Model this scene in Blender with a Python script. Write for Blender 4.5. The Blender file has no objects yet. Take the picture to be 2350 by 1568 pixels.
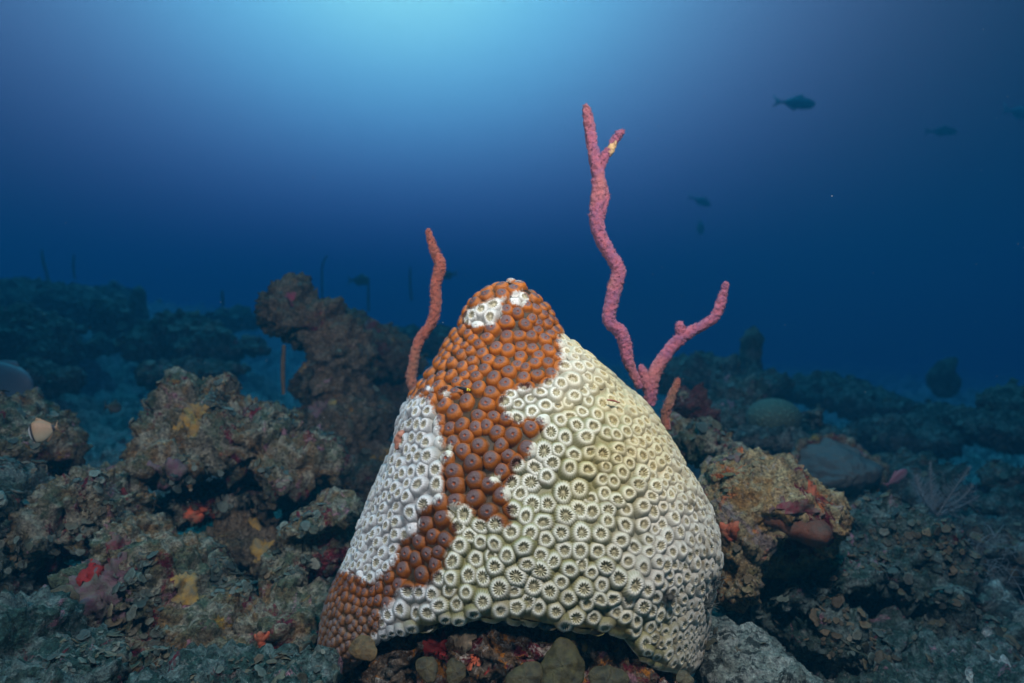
import bpy, math, random
import numpy as np
from mathutils import Vector, Matrix
from mathutils.bvhtree import BVHTree

SC = bpy.context.scene
COL = SC.collection
random.seed(7); RNG = np.random.default_rng(7)

# ------------------------------------------------------------------ camera
F = 1532.0                      # focal length in picture units (picture 2350 wide)
cam_d = bpy.data.cameras.new('camera'); cam = bpy.data.objects.new('camera', cam_d); COL.objects.link(cam)
cam.location = (0, 0, 0); cam.rotation_euler = (math.radians(90), 0, 0)
cam_d.sensor_width = 36; cam_d.lens = 36 * F / 2350
cam_d.clip_start = 0.01; cam_d.clip_end = 400
cam_d.dof.use_dof = True; cam_d.dof.focus_distance = 0.64; cam_d.dof.aperture_fstop = 5.0
SC.camera = cam
SC.view_settings.view_transform = 'Standard'; SC.view_settings.look = 'None'
SC.view_settings.exposure = 0; SC.view_settings.gamma = 1
SC.cycles.use_denoising = True
SC.cycles.volume_bounces = 1
SC.cycles.max_bounces = 6
SC.cycles.sample_clamp_indirect = 4

def P(u, v, Y):
    return Vector(((u - 1175) / F * Y, Y, (784 - v) / F * Y))
def rad(r, g, b):                # display value 0..255 to linear
    f = lambda c: (c / 255 / 12.92) if c < 10.3 else ((c / 255 + .055) / 1.055) ** 2.4
    return (f(r), f(g), f(b), 1)

# ------------------------------------------------------------------ world: light coming down through the water
w = bpy.data.worlds.new('World'); SC.world = w; w.use_nodes = True
nt = w.node_tree; N = nt.nodes; L = nt.links; N.clear()
def vm(op, a=None, b=None):
    n = N.new('ShaderNodeVectorMath'); n.operation = op
    for i, s in enumerate((a, b)):
        if s is None: continue
        if isinstance(s, (tuple, Vector)): n.inputs[i].default_value = s
        else: L.new(s, n.inputs[i])
    return n
def mm(op, a=None, b=None):
    n = N.new('ShaderNodeMath'); n.operation = op
    for i, s in enumerate((a, b)):
        if s is None: continue
        if isinstance(s, (int, float)): n.inputs[i].default_value = s
        else: L.new(s, n.inputs[i])
    return n.outputs[0]
PL = P(915, -150, 1).normalized()                   # where the surface glow stands
PR = PL.cross(Vector((0, 0, 1))).normalized(); PU = PR.cross(PL).normalized()
tc = N.new('ShaderNodeTexCoord')
dirn = vm('NORMALIZE', tc.outputs['Generated']).outputs[0]
du = mm('MULTIPLY', vm('DOT_PRODUCT', dirn, PR).outputs['Value'], 0.80)
dv = vm('DOT_PRODUCT', dirn, PU).outputs['Value']
dw = vm('DOT_PRODUCT', dirn, PL).outputs['Value']
ang = mm('ARCTAN2', mm('SQRT', mm('ADD', mm('MULTIPLY', du, du), mm('MULTIPLY', dv, dv))), dw)
t = mm('DIVIDE', ang, math.radians(60))
ramp = N.new('ShaderNodeValToRGB'); L.new(t, ramp.inputs[0])
cr = ramp.color_ramp; cr.interpolation = 'B_SPLINE'
stops = [(0.0, (168, 244, 226)), (0.06, (154, 240, 222)), (.16, (122, 205, 214)), (.28, (103, 151, 169)), (.40, (79, 101, 123)), (.52, (54, 63, 81)), (.66, (24, 30, 48)), (1.0, (5, 8, 16))]
while len(cr.elements) < len(stops): cr.elements.new(.5)
for e, (p, c) in zip(cr.elements, stops): e.position = p; e.color = rad(*c)
bg = N.new('ShaderNodeBackground'); L.new(ramp.outputs[0], bg.inputs[0]); bg.inputs[1].default_value = 2.3
ow = N.new('ShaderNodeOutputWorld'); L.new(bg.outputs[0], ow.inputs[0])

# daylight filtered by metres of water, coming down from the glow
sd = bpy.data.lights.new('sun', 'SUN'); sun = bpy.data.objects.new('sun', sd); COL.objects.link(sun)
sd.energy = 3.3; sd.angle = math.radians(45); sd.color = (0.05, 0.64, 0.72)
sun.rotation_euler = Vector((0.12, -0.22, -1)).to_track_quat('-Z', 'Y').to_euler()

# the diver's two strobes, on arms either side above the camera
def strobe(name, loc, target, watts, angle, col):
    d = bpy.data.lights.new(name, 'SPOT'); o = bpy.data.objects.new(name, d); COL.objects.link(o)
    o.location = loc; o.rotation_euler = (Vector(target) - Vector(loc)).to_track_quat('-Z', 'Y').to_euler()
    d.energy = watts; d.spot_size = math.radians(angle); d.spot_blend = 1.0; d.shadow_soft_size = 0.05; d.color = col
strobe('strobe', (-0.62, 0.08, 0.40), (-0.30, 1.0, -0.06), 30, 84, (1.0, 0.95, 0.88))
strobe('strobe', (0.27, 0.26, 0.60), (0.17, 0.82, 0.0), 44, 104, (1.0, 0.95, 0.88))

# ------------------------------------------------------------------ numpy noise
_perm = RNG.permutation(256); _perm = np.concatenate([_perm, _perm, _perm])
_g = RNG.normal(size=(256, 3)); _g /= np.linalg.norm(_g, axis=1)[:, None]
def noise(p):
    p = np.asarray(p, float); i = np.floor(p).astype(int); f = p - i; i &= 255
    s = f * f * f * (f * (f * 6 - 15) + 10); out = 0
    for dx in (0, 1):
        for dy in (0, 1):
            for dz in (0, 1):
                h = _perm[_perm[_perm[(i[:, 0] + dx) & 255] + ((i[:, 1] + dy) & 255)] + ((i[:, 2] + dz) & 255)] & 255
                g = _g[h]; d = g[:, 0] * (f[:, 0] - dx) + g[:, 1] * (f[:, 1] - dy) + g[:, 2] * (f[:, 2] - dz)
                wx = s[:, 0] if dx else 1 - s[:, 0]; wy = s[:, 1] if dy else 1 - s[:, 1]; wz = s[:, 2] if dz else 1 - s[:, 2]
                out = out + d * wx * wy * wz
    return out * 1.6
def fbm(p, o=4, gain=.5):
    a = 1; r = 0; q = np.array(p, float)
    for k in range(o): r = r + a * noise(q); q = q * 2.03 + 17.3; a *= gain
    return r
def billow(p, o=3, gain=.5):
    a = 1; r = 0; q = np.array(p, float)
    for k in range(o): r = r + a * (np.abs(noise(q)) * 2 - .6); q = q * 2.1 + 9.1; a *= gain
    return r

# ------------------------------------------------------------------ object helpers
def tag(o, label=None, cat=None, group=None, kind=None):
    for k, v_ in (('label', label), ('category', cat), ('group', group), ('kind', kind)):
        if v_: o[k] = v_
    return o
def thing(name, label, cat, loc, group=None):
    o = bpy.data.objects.new(name, None); COL.objects.link(o); o.location = loc; o.empty_display_size = .02
    return tag(o, label, cat, group)
def raw_mesh(name, V, polys, cols=None, smooth=True):
    """polys: list of int arrays (n,3) or (n,4)"""
    me = bpy.data.meshes.new(name); V = np.asarray(V, np.float32)
    polys = [np.asarray(p, np.int32) for p in polys if len(p)]
    me.vertices.add(len(V)); me.vertices.foreach_set('co', V.ravel())
    loops = np.concatenate([p.ravel() for p in polys]); tot = np.concatenate([np.full(len(p), p.shape[1], np.int32) for p in polys])
    me.loops.add(len(loops)); me.loops.foreach_set('vertex_index', loops)
    me.polygons.add(len(tot)); st = np.concatenate([[0], np.cumsum(tot)[:-1]]).astype(np.int32)
    me.polygons.foreach_set('loop_start', st); me.polygons.foreach_set('loop_total', tot)
    if smooth: me.polygons.foreach_set('use_smooth', np.ones(len(tot), bool))
    me.update(calc_edges=True)
    if cols is not None:
        a = me.color_attributes.new('Col', 'FLOAT_COLOR', 'POINT')
        c = np.ones((len(V), 4), np.float32); c[:, :3] = cols; a.data.foreach_set('color', c.ravel())
    return me
def link(name, V, polys, mat, parent=None, cols=None, smooth=True, origin=None):
    V = np.asarray(V, float)
    if parent is not None:
        q = parent; off = np.zeros(3)
        while q is not None: off += np.array(q.location); q = q.parent
        me = raw_mesh(name, V - off, polys, cols, smooth); o = bpy.data.objects.new(name, me); o.parent = parent
    else:
        if origin is None: origin = (V[:, 0].mean(), V[:, 1].mean(), V[:, 2].min())
        me = raw_mesh(name, V - np.array(origin), polys, cols, smooth); o = bpy.data.objects.new(name, me); o.location = origin
    me.materials.append(mat); COL.objects.link(o); return o
def normals(V, polys):
    n = np.zeros_like(V)
    for p in polys:
        if not len(p): continue
        a, b, c = V[p[:, 0]], V[p[:, 1]], V[p[:, 2]]
        if p.shape[1] == 4: fn = np.cross(c - a, V[p[:, 3]] - b)
        else: fn = np.cross(b - a, c - a)
        for k in range(p.shape[1]): np.add.at(n, p[:, k], fn)
    return n / np.maximum(np.linalg.norm(n, axis=1), 1e-12)[:, None]
def grid_quads(nr, nc, wrap=True, base=0):
    i = np.arange(nr - 1)[:, None]; j = np.arange(nc if wrap else nc - 1)[None, :]; j2 = (j + 1) % nc
    return (np.stack([i * nc + j, i * nc + j2, (i + 1) * nc + j2, (i + 1) * nc + j], -1).reshape(-1, 4) + base)

# ------------------------------------------------------------------ materials
def new_mat(name):
    m = bpy.data.materials.new(name); m.use_nodes = True; t = m.node_tree; t.nodes.clear()
    b = t.nodes.new('ShaderNodeBsdfPrincipled'); o = t.nodes.new('ShaderNodeOutputMaterial'); t.links.new(b.outputs[0], o.inputs[0])
    return m, t, b
def tnoise(t, vec, scale, detail=4, rough=.55, dist=0):
    n = t.nodes.new('ShaderNodeTexNoise'); n.inputs['Scale'].default_value = scale; n.inputs['Detail'].default_value = detail
    n.inputs['Roughness'].default_value = rough; n.inputs['Distortion'].default_value = dist; t.links.new(vec, n.inputs['Vector']); return n.outputs['Fac']
def tstep(t, fac, lo, hi):
    n = t.nodes.new('ShaderNodeMapRange'); n.inputs['From Min'].default_value = lo; n.inputs['From Max'].default_value = hi
    t.links.new(fac, n.inputs['Value']); return n.outputs[0]
def tmix(t, f, a, b, mode='MIX'):
    n = t.nodes.new('ShaderNodeMix'); n.data_type = 'RGBA'; n.blend_type = mode
    if isinstance(f, float): n.inputs[0].default_value = f
    else: t.links.new(f, n.inputs[0])
    for s, i in ((a, 6), (b, 7)):
        if isinstance(s, tuple): n.inputs[i].default_value = (*s[:3], 1)
        else: t.links.new(s, n.inputs[i])
    return n.outputs[2]
def tbump(t, b, hs):
    prev = None
    for h, dist, st in hs:
        n = t.nodes.new('ShaderNodeBump'); n.inputs['Strength'].default_value = st; n.inputs['Distance'].default_value = dist
        t.links.new(h, n.inputs['Height'])
        if prev: t.links.new(prev, n.inputs['Normal'])
        prev = n.outputs[0]
    t.links.new(prev, b.inputs['Normal'])
def vec_of(t, seed):
    g = t.nodes.new('ShaderNodeTexCoord'); m = t.nodes.new('ShaderNodeMapping'); m.inputs['Location'].default_value = (seed * 3.7, seed * 1.9, seed * 2.3)
    t.links.new(g.outputs['Object'], m.inputs[0]); return m.outputs[0]

def rock_mat(name, seed, c1, c2, c3, patches=(), s=1.0, speck=.35, bump=1.0):
    """patches: (colour, scale, threshold)"""
    m, t, b = new_mat(name); v = vec_of(t, seed)
    col = tmix(t, tstep(t, tnoise(t, v, 11 * s, 6, .65), .42, .58), c1, c2)
    col = tmix(t, tstep(t, tnoise(t, v, 34 * s, 6, .7, .6), .47, .57), col, c3)
    for k, (pc, sc, th) in enumerate(patches):
        mp = t.nodes.new('ShaderNodeMapping'); mp.inputs['Location'].default_value = (k * 5.1 + 1, k * 2.2, k * 7.7); t.links.new(v, mp.inputs[0])
        f = tstep(t, tnoise(t, mp.outputs[0], sc * s, 9, .70, .8), th - .075, th - .03)
        col = tmix(t, f, col, pc)
    hi = tnoise(t, v, 210 * s, 4, .7)
    col = tmix(t, tstep(t, hi, .30, .75), tmix(t, 1.0, col, (.22, .22, .25), 'MULTIPLY'), tmix(t, 1.0, col, (1.9, 1.9, 1.8), 'MULTIPLY'))
    sp = tstep(t, tnoise(t, v, 95 * s, 4, .8), .57, .66)
    mu = t.nodes.new('ShaderNodeMath'); mu.operation = 'MULTIPLY'; mu.inputs[1].default_value = speck; t.links.new(sp, mu.inputs[0])
    col = tmix(t, mu.outputs[0], col, (.42, .42, .38))
    t.links.new(col, b.inputs['Base Color']); b.inputs['Roughness'].default_value = .85; b.inputs['Specular IOR Level'].default_value = .25
    vo = t.nodes.new('ShaderNodeTexVoronoi'); vo.inputs['Scale'].default_value = 55 * s; t.links.new(v, vo.inputs['Vector'])
    tbump(t, b, [(tnoise(t, v, 45 * s, 8, .65), .03 / s * bump, .9), (vo.outputs['Distance'], .012 / s * bump, .6), (hi, .006 / s * bump, .9)])
    return m
GREEN, TAN, GREY = (.075, .105, .065), (.19, .115, .05), (.25, .24, .18)
MAROON, RED, ORANGE, OCHRE, PINK = (.13, .008, .02), (.42, .02, .015), (.42, .11, .03), (.30, .17, .03), (.30, .15, .19)
M_turf = rock_mat('turf_rock', 1, GREEN, TAN, GREY, ((MAROON, 12, .64), (PINK, 17, .66), (OCHRE, 14, .68)))
M_brown = rock_mat('brown_rock', 2, (.13, .085, .045), (.055, .065, .045), (.16, .13, .09), ((MAROON, 14, .70), (PINK, 20, .71), (OCHRE, 16, .69)), speck=.3)
M_bright = rock_mat('encrusted_rock', 3, (.30, .17, .06), (.22, .18, .10), (.34, .27, .15), ((MAROON, 13, .64), (ORANGE, 19, .65), ((.26, .20, .18), 15, .64), (RED, 11, .70)), speck=.5)
M_under = rock_mat('crusted_base_rock', 4, (.10, .055, .02), (.16, .11, .07), (.20, .16, .12), ((MAROON, 18, .62), ((.45, .17, .02), 24, .61), ((.42, .37, .32), 34, .63), (RED, 15, .68), (PINK, 22, .67)), s=1.3, speck=.7)
M_teal = rock_mat('algae_rock', 5, (.025, .065, .055), (.045, .07, .055), (.12, .17, .16), ((PINK, 15, .66), (MAROON, 13, .68)))
M_pale = rock_mat('porous_rock', 6, (.13, .17, .15), (.20, .23, .20), (.32, .34, .30), (((.04, .05, .045), 60, .58),), speck=.6)
M_sea = rock_mat('seabed_rubble', 8, (.12, .17, .14), (.30, .34, .30), (.60, .64, .58), (((.50, .52, .50), 3, .62),), s=.55, speck=.5, bump=1.6)
M_far = rock_mat('reef_rock', 9, (.04, .06, .055), (.08, .10, .09), (.20, .23, .21), (), s=.6, speck=.4, bump=1.5)

def attr_mat(name, rough=.5, sss=0, bscale=500, bdist=.002, spec=.4, fine=.25):
    m, t, b = new_mat(name)
    a = t.nodes.new('ShaderNodeAttribute'); a.attribute_name = 'Col'
    v = vec_of(t, 0); h = tnoise(t, v, bscale, 4, .65)
    col = tmix(t, tstep(t, h, .25, .75), tmix(t, 1.0, a.outputs['Color'], (1 - fine,) * 3, 'MULTIPLY'), tmix(t, 1.0, a.outputs['Color'], (1 + fine,) * 3, 'MULTIPLY'))
    t.links.new(col, b.inputs['Base Color']); b.inputs['Roughness'].default_value = rough; b.inputs['Specular IOR Level'].default_value = spec
    if sss: b.inputs['Subsurface Weight'].default_value = sss; b.inputs['Subsurface Scale'].default_value = .003; b.inputs['Subsurface Radius'].default_value = (1, .6, .4)
    tbump(t, b, [(h, bdist, .6)])
    return m
M_coral = attr_mat('coral_tissue', .42, 0, 900, .0012, .35, .12)
M_algae = attr_mat('leafy_algae', .6, 0, 400, .002, .3, .35)
M_fish = attr_mat('fish_skin', .45, 0, 500, .0008, .4, .12)

# ================================================================== THE CORAL COLONY
prof = np.array([  # v, left u, right u
 (651.5,1166,1168),(653,1146,1190),(657,1128,1203),(664,1108,1219),(676,1088,1234),(695,1070,1252),(720,1056,1277),(745,1050,1293),(765,1040,1305),(800,1017,1342),(835,992,1385),
 (870,962,1425),(905,932,1464),(935,914,1494),(965,903,1520),(1000,892,1548),(1050,876,1578),(1100,858,1614),(1150,840,1640),
 (1200,820,1652),(1260,792,1652),(1320,762,1640),(1380,744,1628),(1440,735,1614),(1500,737,1602),(1560,750,1580),(1640,760,1570)], float)
YC = .765
pz = (784 - prof[:, 0]) / F * YC; pl = (prof[:, 1] - 1175) / F * YC; pr = (prof[:, 2] - 1175) / F * YC
def rim_z(th):            # lower edge of the colony by direction (front = -90 deg)
    d = np.degrees(th) % 360
    return .004 + np.interp(d, [0, 180, 200, 217, 232.8, 240.7, 248.5, 258, 265, 276, 290, 296, 302, 311, 322, 335, 360],
                        [-.345, -.35, -.345, -.318, -.283, -.270, -.255, -.247, -.249, -.258, -.268, -.276, -.294, -.312, -.325, -.34, -.345])
NS, NT = 150, 300
def coral_surface():
    th = np.linspace(0, 2 * np.pi, NT, endpoint=False); S = np.linspace(0, 1, NS) ** 1.35
    zt = pz[0]; V = []
    for s in S:
        z = zt + (rim_z(th) - zt) * s
        l = np.interp(-z, -pz, pl); r = np.interp(-z, -pz, pr); a = np.maximum((r - l) / 2 * .98 - .0075, (r - l) * .2); xc = (l + r) / 2
        c, sn = np.cos(th), np.sin(th); n = 2.25
        x = xc + a * np.sign(c) * np.abs(c) ** (2 / n)
        dep = np.where(sn < 0, a * (.70 + .06 * np.clip((zt - z) / .3, 0, 1)), a * .8)
        y = YC + dep * np.sign(sn) * np.abs(sn) ** (2 / n)
        V.append(np.stack([x, y, z], 1))
    rim = V[-1].copy()
    for f, dz in ((.985, -.006), (.95, -.008), (.90, .0), (.84, .012), (.76, .03)):
        q = rim.copy(); q[:, 0] = rim[:, 0].mean() + (rim[:, 0] - rim[:, 0].mean()) * f; q[:, 1] = YC + (rim[:, 1] - YC) * f; q[:, 2] += dz; V.append(q)
    V = np.concatenate(V)
    Q = [grid_quads(NS + 5, NT)[:, ::-1]]
    n = normals(V, Q); n[:NT] = (0, 0, 1)
    if (n * (V - np.array([0, YC, -.1]))).sum() < 0: n = -n
    V = V + n * (fbm(V * 9 + 3, 3) * .008 + fbm(V * 30, 2) * .0012)[:, None]
    return V, Q, n
CV, CQ, CN = coral_surface()

def inpoly(u, v, poly):
    poly = np.array(poly, float); ins = np.zeros(len(u), bool); j = len(poly) - 1
    for i in range(len(poly)):
        xi, yi = poly[i]; xj, yj = poly[j]
        c = ((yi > v) != (yj > v)) & (u < (xj - xi) * (v - yi) / (yj - yi + 1e-9) + xi); ins ^= c; j = i
    return ins
BROWN = [(1000,640),(1320,640),(1300,752),(1283,775),(1287,800),(1290,830),(1277,862),(1248,882),(1215,893),(1190,888),(1160,903),(1150,928),(1163,950),(1192,968),
 (1215,958),(1242,958),(1252,978),(1240,1000),(1222,1012),(1220,1035),(1200,1060),(1180,1072),(1186,1092),(1168,1108),(1155,1122),(1160,1142),(1172,1160),(1178,1190),(1165,1210),(1148,1205),(1138,1185),
 (1118,1200),(1092,1190),(1082,1168),(1055,1158),(1030,1158),(1030,1185),(1048,1205),(1048,1240),(1030,1258),(1020,1280),(1022,1300),(1002,1318),(985,1345),(950,1350),(912,1352),
 (905,1375),(890,1390),(868,1402),(880,1430),(850,1465),(800,1600),(680,1600),(700,1320),(778,1308),(812,1312),(840,1335),(858,1338),(880,1316),(902,1292),(912,1262),(920,1240),(952,1225),(962,1200),(960,1170),
 (1000,1150),(1018,1130),(1013,1085),(1018,1040),(1008,1000),(1002,955),(990,928),(968,905),(940,915),(880,880),(960,740)]
HOLES = [[(1063,738),(1075,712),(1105,697),(1140,684),(1165,682),(1150,697),(1152,722),(1135,742),(1095,750)],
         [(1168,682),(1180,668),(1200,670),(1213,684),(1200,703),(1178,698)],
         [(1018,897),(1032,898),(1030,912),(1016,909)],[(980,886),(996,890),(992,900),(978,896)],[(1022,1020),(1038,1022),(1036,1050),(1024,1045)],[(1125,1090),(1148,1092),(1146,1106),(1128,1106)]]
def brown_mask(Pt, Nn):
    u = 1175 + F * Pt[:, 0] / Pt[:, 1]; v = 784 - F * Pt[:, 2] / Pt[:, 1]
    j1 = noise(Pt * 520 + 5) * 7 + noise(Pt * 180) * 5; j2 = noise(Pt * 520 + 55) * 7 + noise(Pt * 180 + 31) * 5
    m = 0
    for ou, ov in ((0, 0), (4, 3), (-4, 3), (3, -4), (-3, -4)):
        k = inpoly(u + j1 + ou, v + j2 + ov, BROWN)
        for h in HOLES: k &= ~inpoly(u + j1 * .6 + ou * .5, v + j2 * .6 + ov * .5, h)
        m = m + k * .2
    back = (Pt[:, 1] > YC + .02)
    mb = (Pt[:, 2] + noise(Pt * 14) * .05) > -.03
    return np.where(back, mb, m).astype(float)
def sstep(x, a, b): x = np.clip((x - a) / (b - a), 0, 1); return x * x * (3 - 2 * x)
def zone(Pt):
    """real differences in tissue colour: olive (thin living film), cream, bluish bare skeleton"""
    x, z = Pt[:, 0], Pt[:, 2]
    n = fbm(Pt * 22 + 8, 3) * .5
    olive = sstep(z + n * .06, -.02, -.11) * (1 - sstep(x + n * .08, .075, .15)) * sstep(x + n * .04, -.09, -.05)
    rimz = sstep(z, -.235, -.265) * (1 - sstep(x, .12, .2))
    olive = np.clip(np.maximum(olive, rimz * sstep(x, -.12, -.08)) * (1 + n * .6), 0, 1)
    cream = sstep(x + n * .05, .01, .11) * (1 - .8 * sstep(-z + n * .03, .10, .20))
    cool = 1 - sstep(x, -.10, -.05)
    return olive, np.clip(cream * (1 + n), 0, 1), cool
def white_cols(Pt, hi, pit):
    """hi: 1 on ridges and rims, 0 in grooves; pit: 1 inside the cup"""
    ol, cr_, co = zone(Pt)
    base = np.tile(np.array([.80, .78, .69]), (len(Pt), 1))
    base = base * (1 - cr_[:, None]) + np.array([.72, .62, .37]) * cr_[:, None]
    base = base * (1 - co[:, None]) + np.array([.68, .68, .66]) * co[:, None]
    base = base * (1 - ol[:, None] * np.array([.02, .01, .08]))
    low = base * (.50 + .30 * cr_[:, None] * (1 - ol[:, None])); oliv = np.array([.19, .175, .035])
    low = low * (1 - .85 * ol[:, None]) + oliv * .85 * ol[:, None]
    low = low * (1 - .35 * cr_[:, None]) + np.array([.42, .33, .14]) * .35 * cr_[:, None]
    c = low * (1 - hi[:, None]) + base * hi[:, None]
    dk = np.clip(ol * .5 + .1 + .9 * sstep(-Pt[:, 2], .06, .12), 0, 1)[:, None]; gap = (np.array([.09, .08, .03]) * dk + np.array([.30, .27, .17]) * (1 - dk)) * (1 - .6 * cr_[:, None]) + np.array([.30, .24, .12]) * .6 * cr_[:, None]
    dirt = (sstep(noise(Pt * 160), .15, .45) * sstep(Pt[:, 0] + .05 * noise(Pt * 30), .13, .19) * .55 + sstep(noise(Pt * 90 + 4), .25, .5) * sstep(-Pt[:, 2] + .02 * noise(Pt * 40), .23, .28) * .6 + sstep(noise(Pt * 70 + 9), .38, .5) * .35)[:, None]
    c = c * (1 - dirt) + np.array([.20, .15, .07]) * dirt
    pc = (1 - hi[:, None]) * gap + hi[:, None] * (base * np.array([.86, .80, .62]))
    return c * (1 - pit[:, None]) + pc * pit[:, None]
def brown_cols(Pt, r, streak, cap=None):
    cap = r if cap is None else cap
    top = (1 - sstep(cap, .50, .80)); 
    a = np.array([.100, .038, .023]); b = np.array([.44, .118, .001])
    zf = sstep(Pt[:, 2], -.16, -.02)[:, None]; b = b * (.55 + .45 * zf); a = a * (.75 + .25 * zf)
    lowz = sstep(-Pt[:, 2], .24, .29)[:, None] * .5; a = a * (1 - lowz) + np.array([.15, .13, .11]) * lowz; b = b * (1 - lowz) + np.array([.16, .12, .07]) * lowz  # greys the lowest brown polyps: the dim light there is put into their colour
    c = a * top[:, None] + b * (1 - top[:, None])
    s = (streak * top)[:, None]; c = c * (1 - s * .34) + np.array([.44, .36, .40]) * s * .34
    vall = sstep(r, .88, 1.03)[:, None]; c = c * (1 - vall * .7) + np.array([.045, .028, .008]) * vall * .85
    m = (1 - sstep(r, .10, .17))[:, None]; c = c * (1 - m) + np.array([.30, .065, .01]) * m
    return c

# ---- polyp centres: variable-spacing relaxation on the colony surface
def spacing(Pt):
    x, y, z = Pt.T
    s = np.full(len(Pt), .0182)
    s = np.interp(z, [-.30, -.16, -.08, .0, .08], [.0165, .0188, .0180, .0160, .0150])
    s = s - .0030 * sstep(x, .08, .17)
    left = sstep(-x, .08, .15); s = s * (1 - left) + left * np.interp(z, [-.30, -.2, -.1], [.0108, .0122, .0135])
    s = np.where(y > YC + .03, .018, s)
    return s * .85 * (1 + noise(Pt * 30) * .20)
quads = CQ[0]; a_, b_, c_, d_ = (CV[quads[:, k]] for k in range(4))
area = np.linalg.norm(np.cross(c_ - a_, d_ - b_), axis=1) / 2
rows = np.repeat(np.arange(NS + 4), NT); area = np.where(rows > NS + 1, 0, area)
NC = 70000
pick = RNG.choice(len(quads), NC, p=area / area.sum()); ru = RNG.random((NC, 1)); rv = RNG.random((NC, 1))
cand = (a_[pick] * (1 - ru) + b_[pick] * ru) * (1 - rv) + (d_[pick] * (1 - ru) + c_[pick] * ru) * rv
na = (CN[quads[pick, 0]] + CN[quads[pick, 2]]); cnrm = na / np.linalg.norm(na, axis=1)[:, None]
csp = spacing(cand)
seeds = []; cell = {}
cs = .0125
for i in range(NC):
    p = cand[i]; k = tuple((p // cs).astype(int)); ok = True; r = csp[i] * .80
    for dx in (-1, 0, 1):
        for dy in (-1, 0, 1):
            for dz in (-1, 0, 1):
                for j in cell.get((k[0] + dx, k[1] + dy, k[2] + dz), ()):
                    q = cand[j] - p
                    if q[0] * q[0] + q[1] * q[1] + q[2] * q[2] < r * r: ok = False; break
                if not ok: break
            if not ok: break
        if not ok: break
    if ok: seeds.append(i); cell.setdefault(k, []).append(i)
seeds = np.array(seeds)
from mathutils.kdtree import KDTree
wts = 1 / csp ** 4
sub = RNG.permutation(NC)[:52000]
for it in range(14):
    kd = KDTree(len(seeds))
    for i, s_ in enumerate(seeds): kd.insert(cand[s_], i)
    kd.balance()
    own = np.array([kd.find(cand[j])[1] for j in sub])
    W = np.bincount(own, wts[sub], len(seeds)) + 1e-9
    cen = np.stack([np.bincount(own, wts[sub] * cand[sub, k], len(seeds)) / W for k in range(3)], 1)
    kc = KDTree(NC)
    if it == 0:
        KC = kc
        for j in range(NC): KC.insert(cand[j], j)
        KC.balance()
    seeds = np.array([KC.find(c)[1] for c in cen])
seeds = np.unique(seeds)
SP, SN = cand[seeds], cnrm[seeds]
kd = KDTree(len(SP))
for i, p in enumerate(SP): kd.insert(p, i)
kd.balance()
nnd = np.array([np.mean([x[2] for x in kd.find_n(p, 7)[1:]]) for p in SP])
isb = brown_mask(SP, SN) > .5
facing = -(SN * SP / np.linalg.norm(SP, axis=1)[:, None]).sum(1)
print('polyps', len(SP), 'brown', isb.sum())

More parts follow.
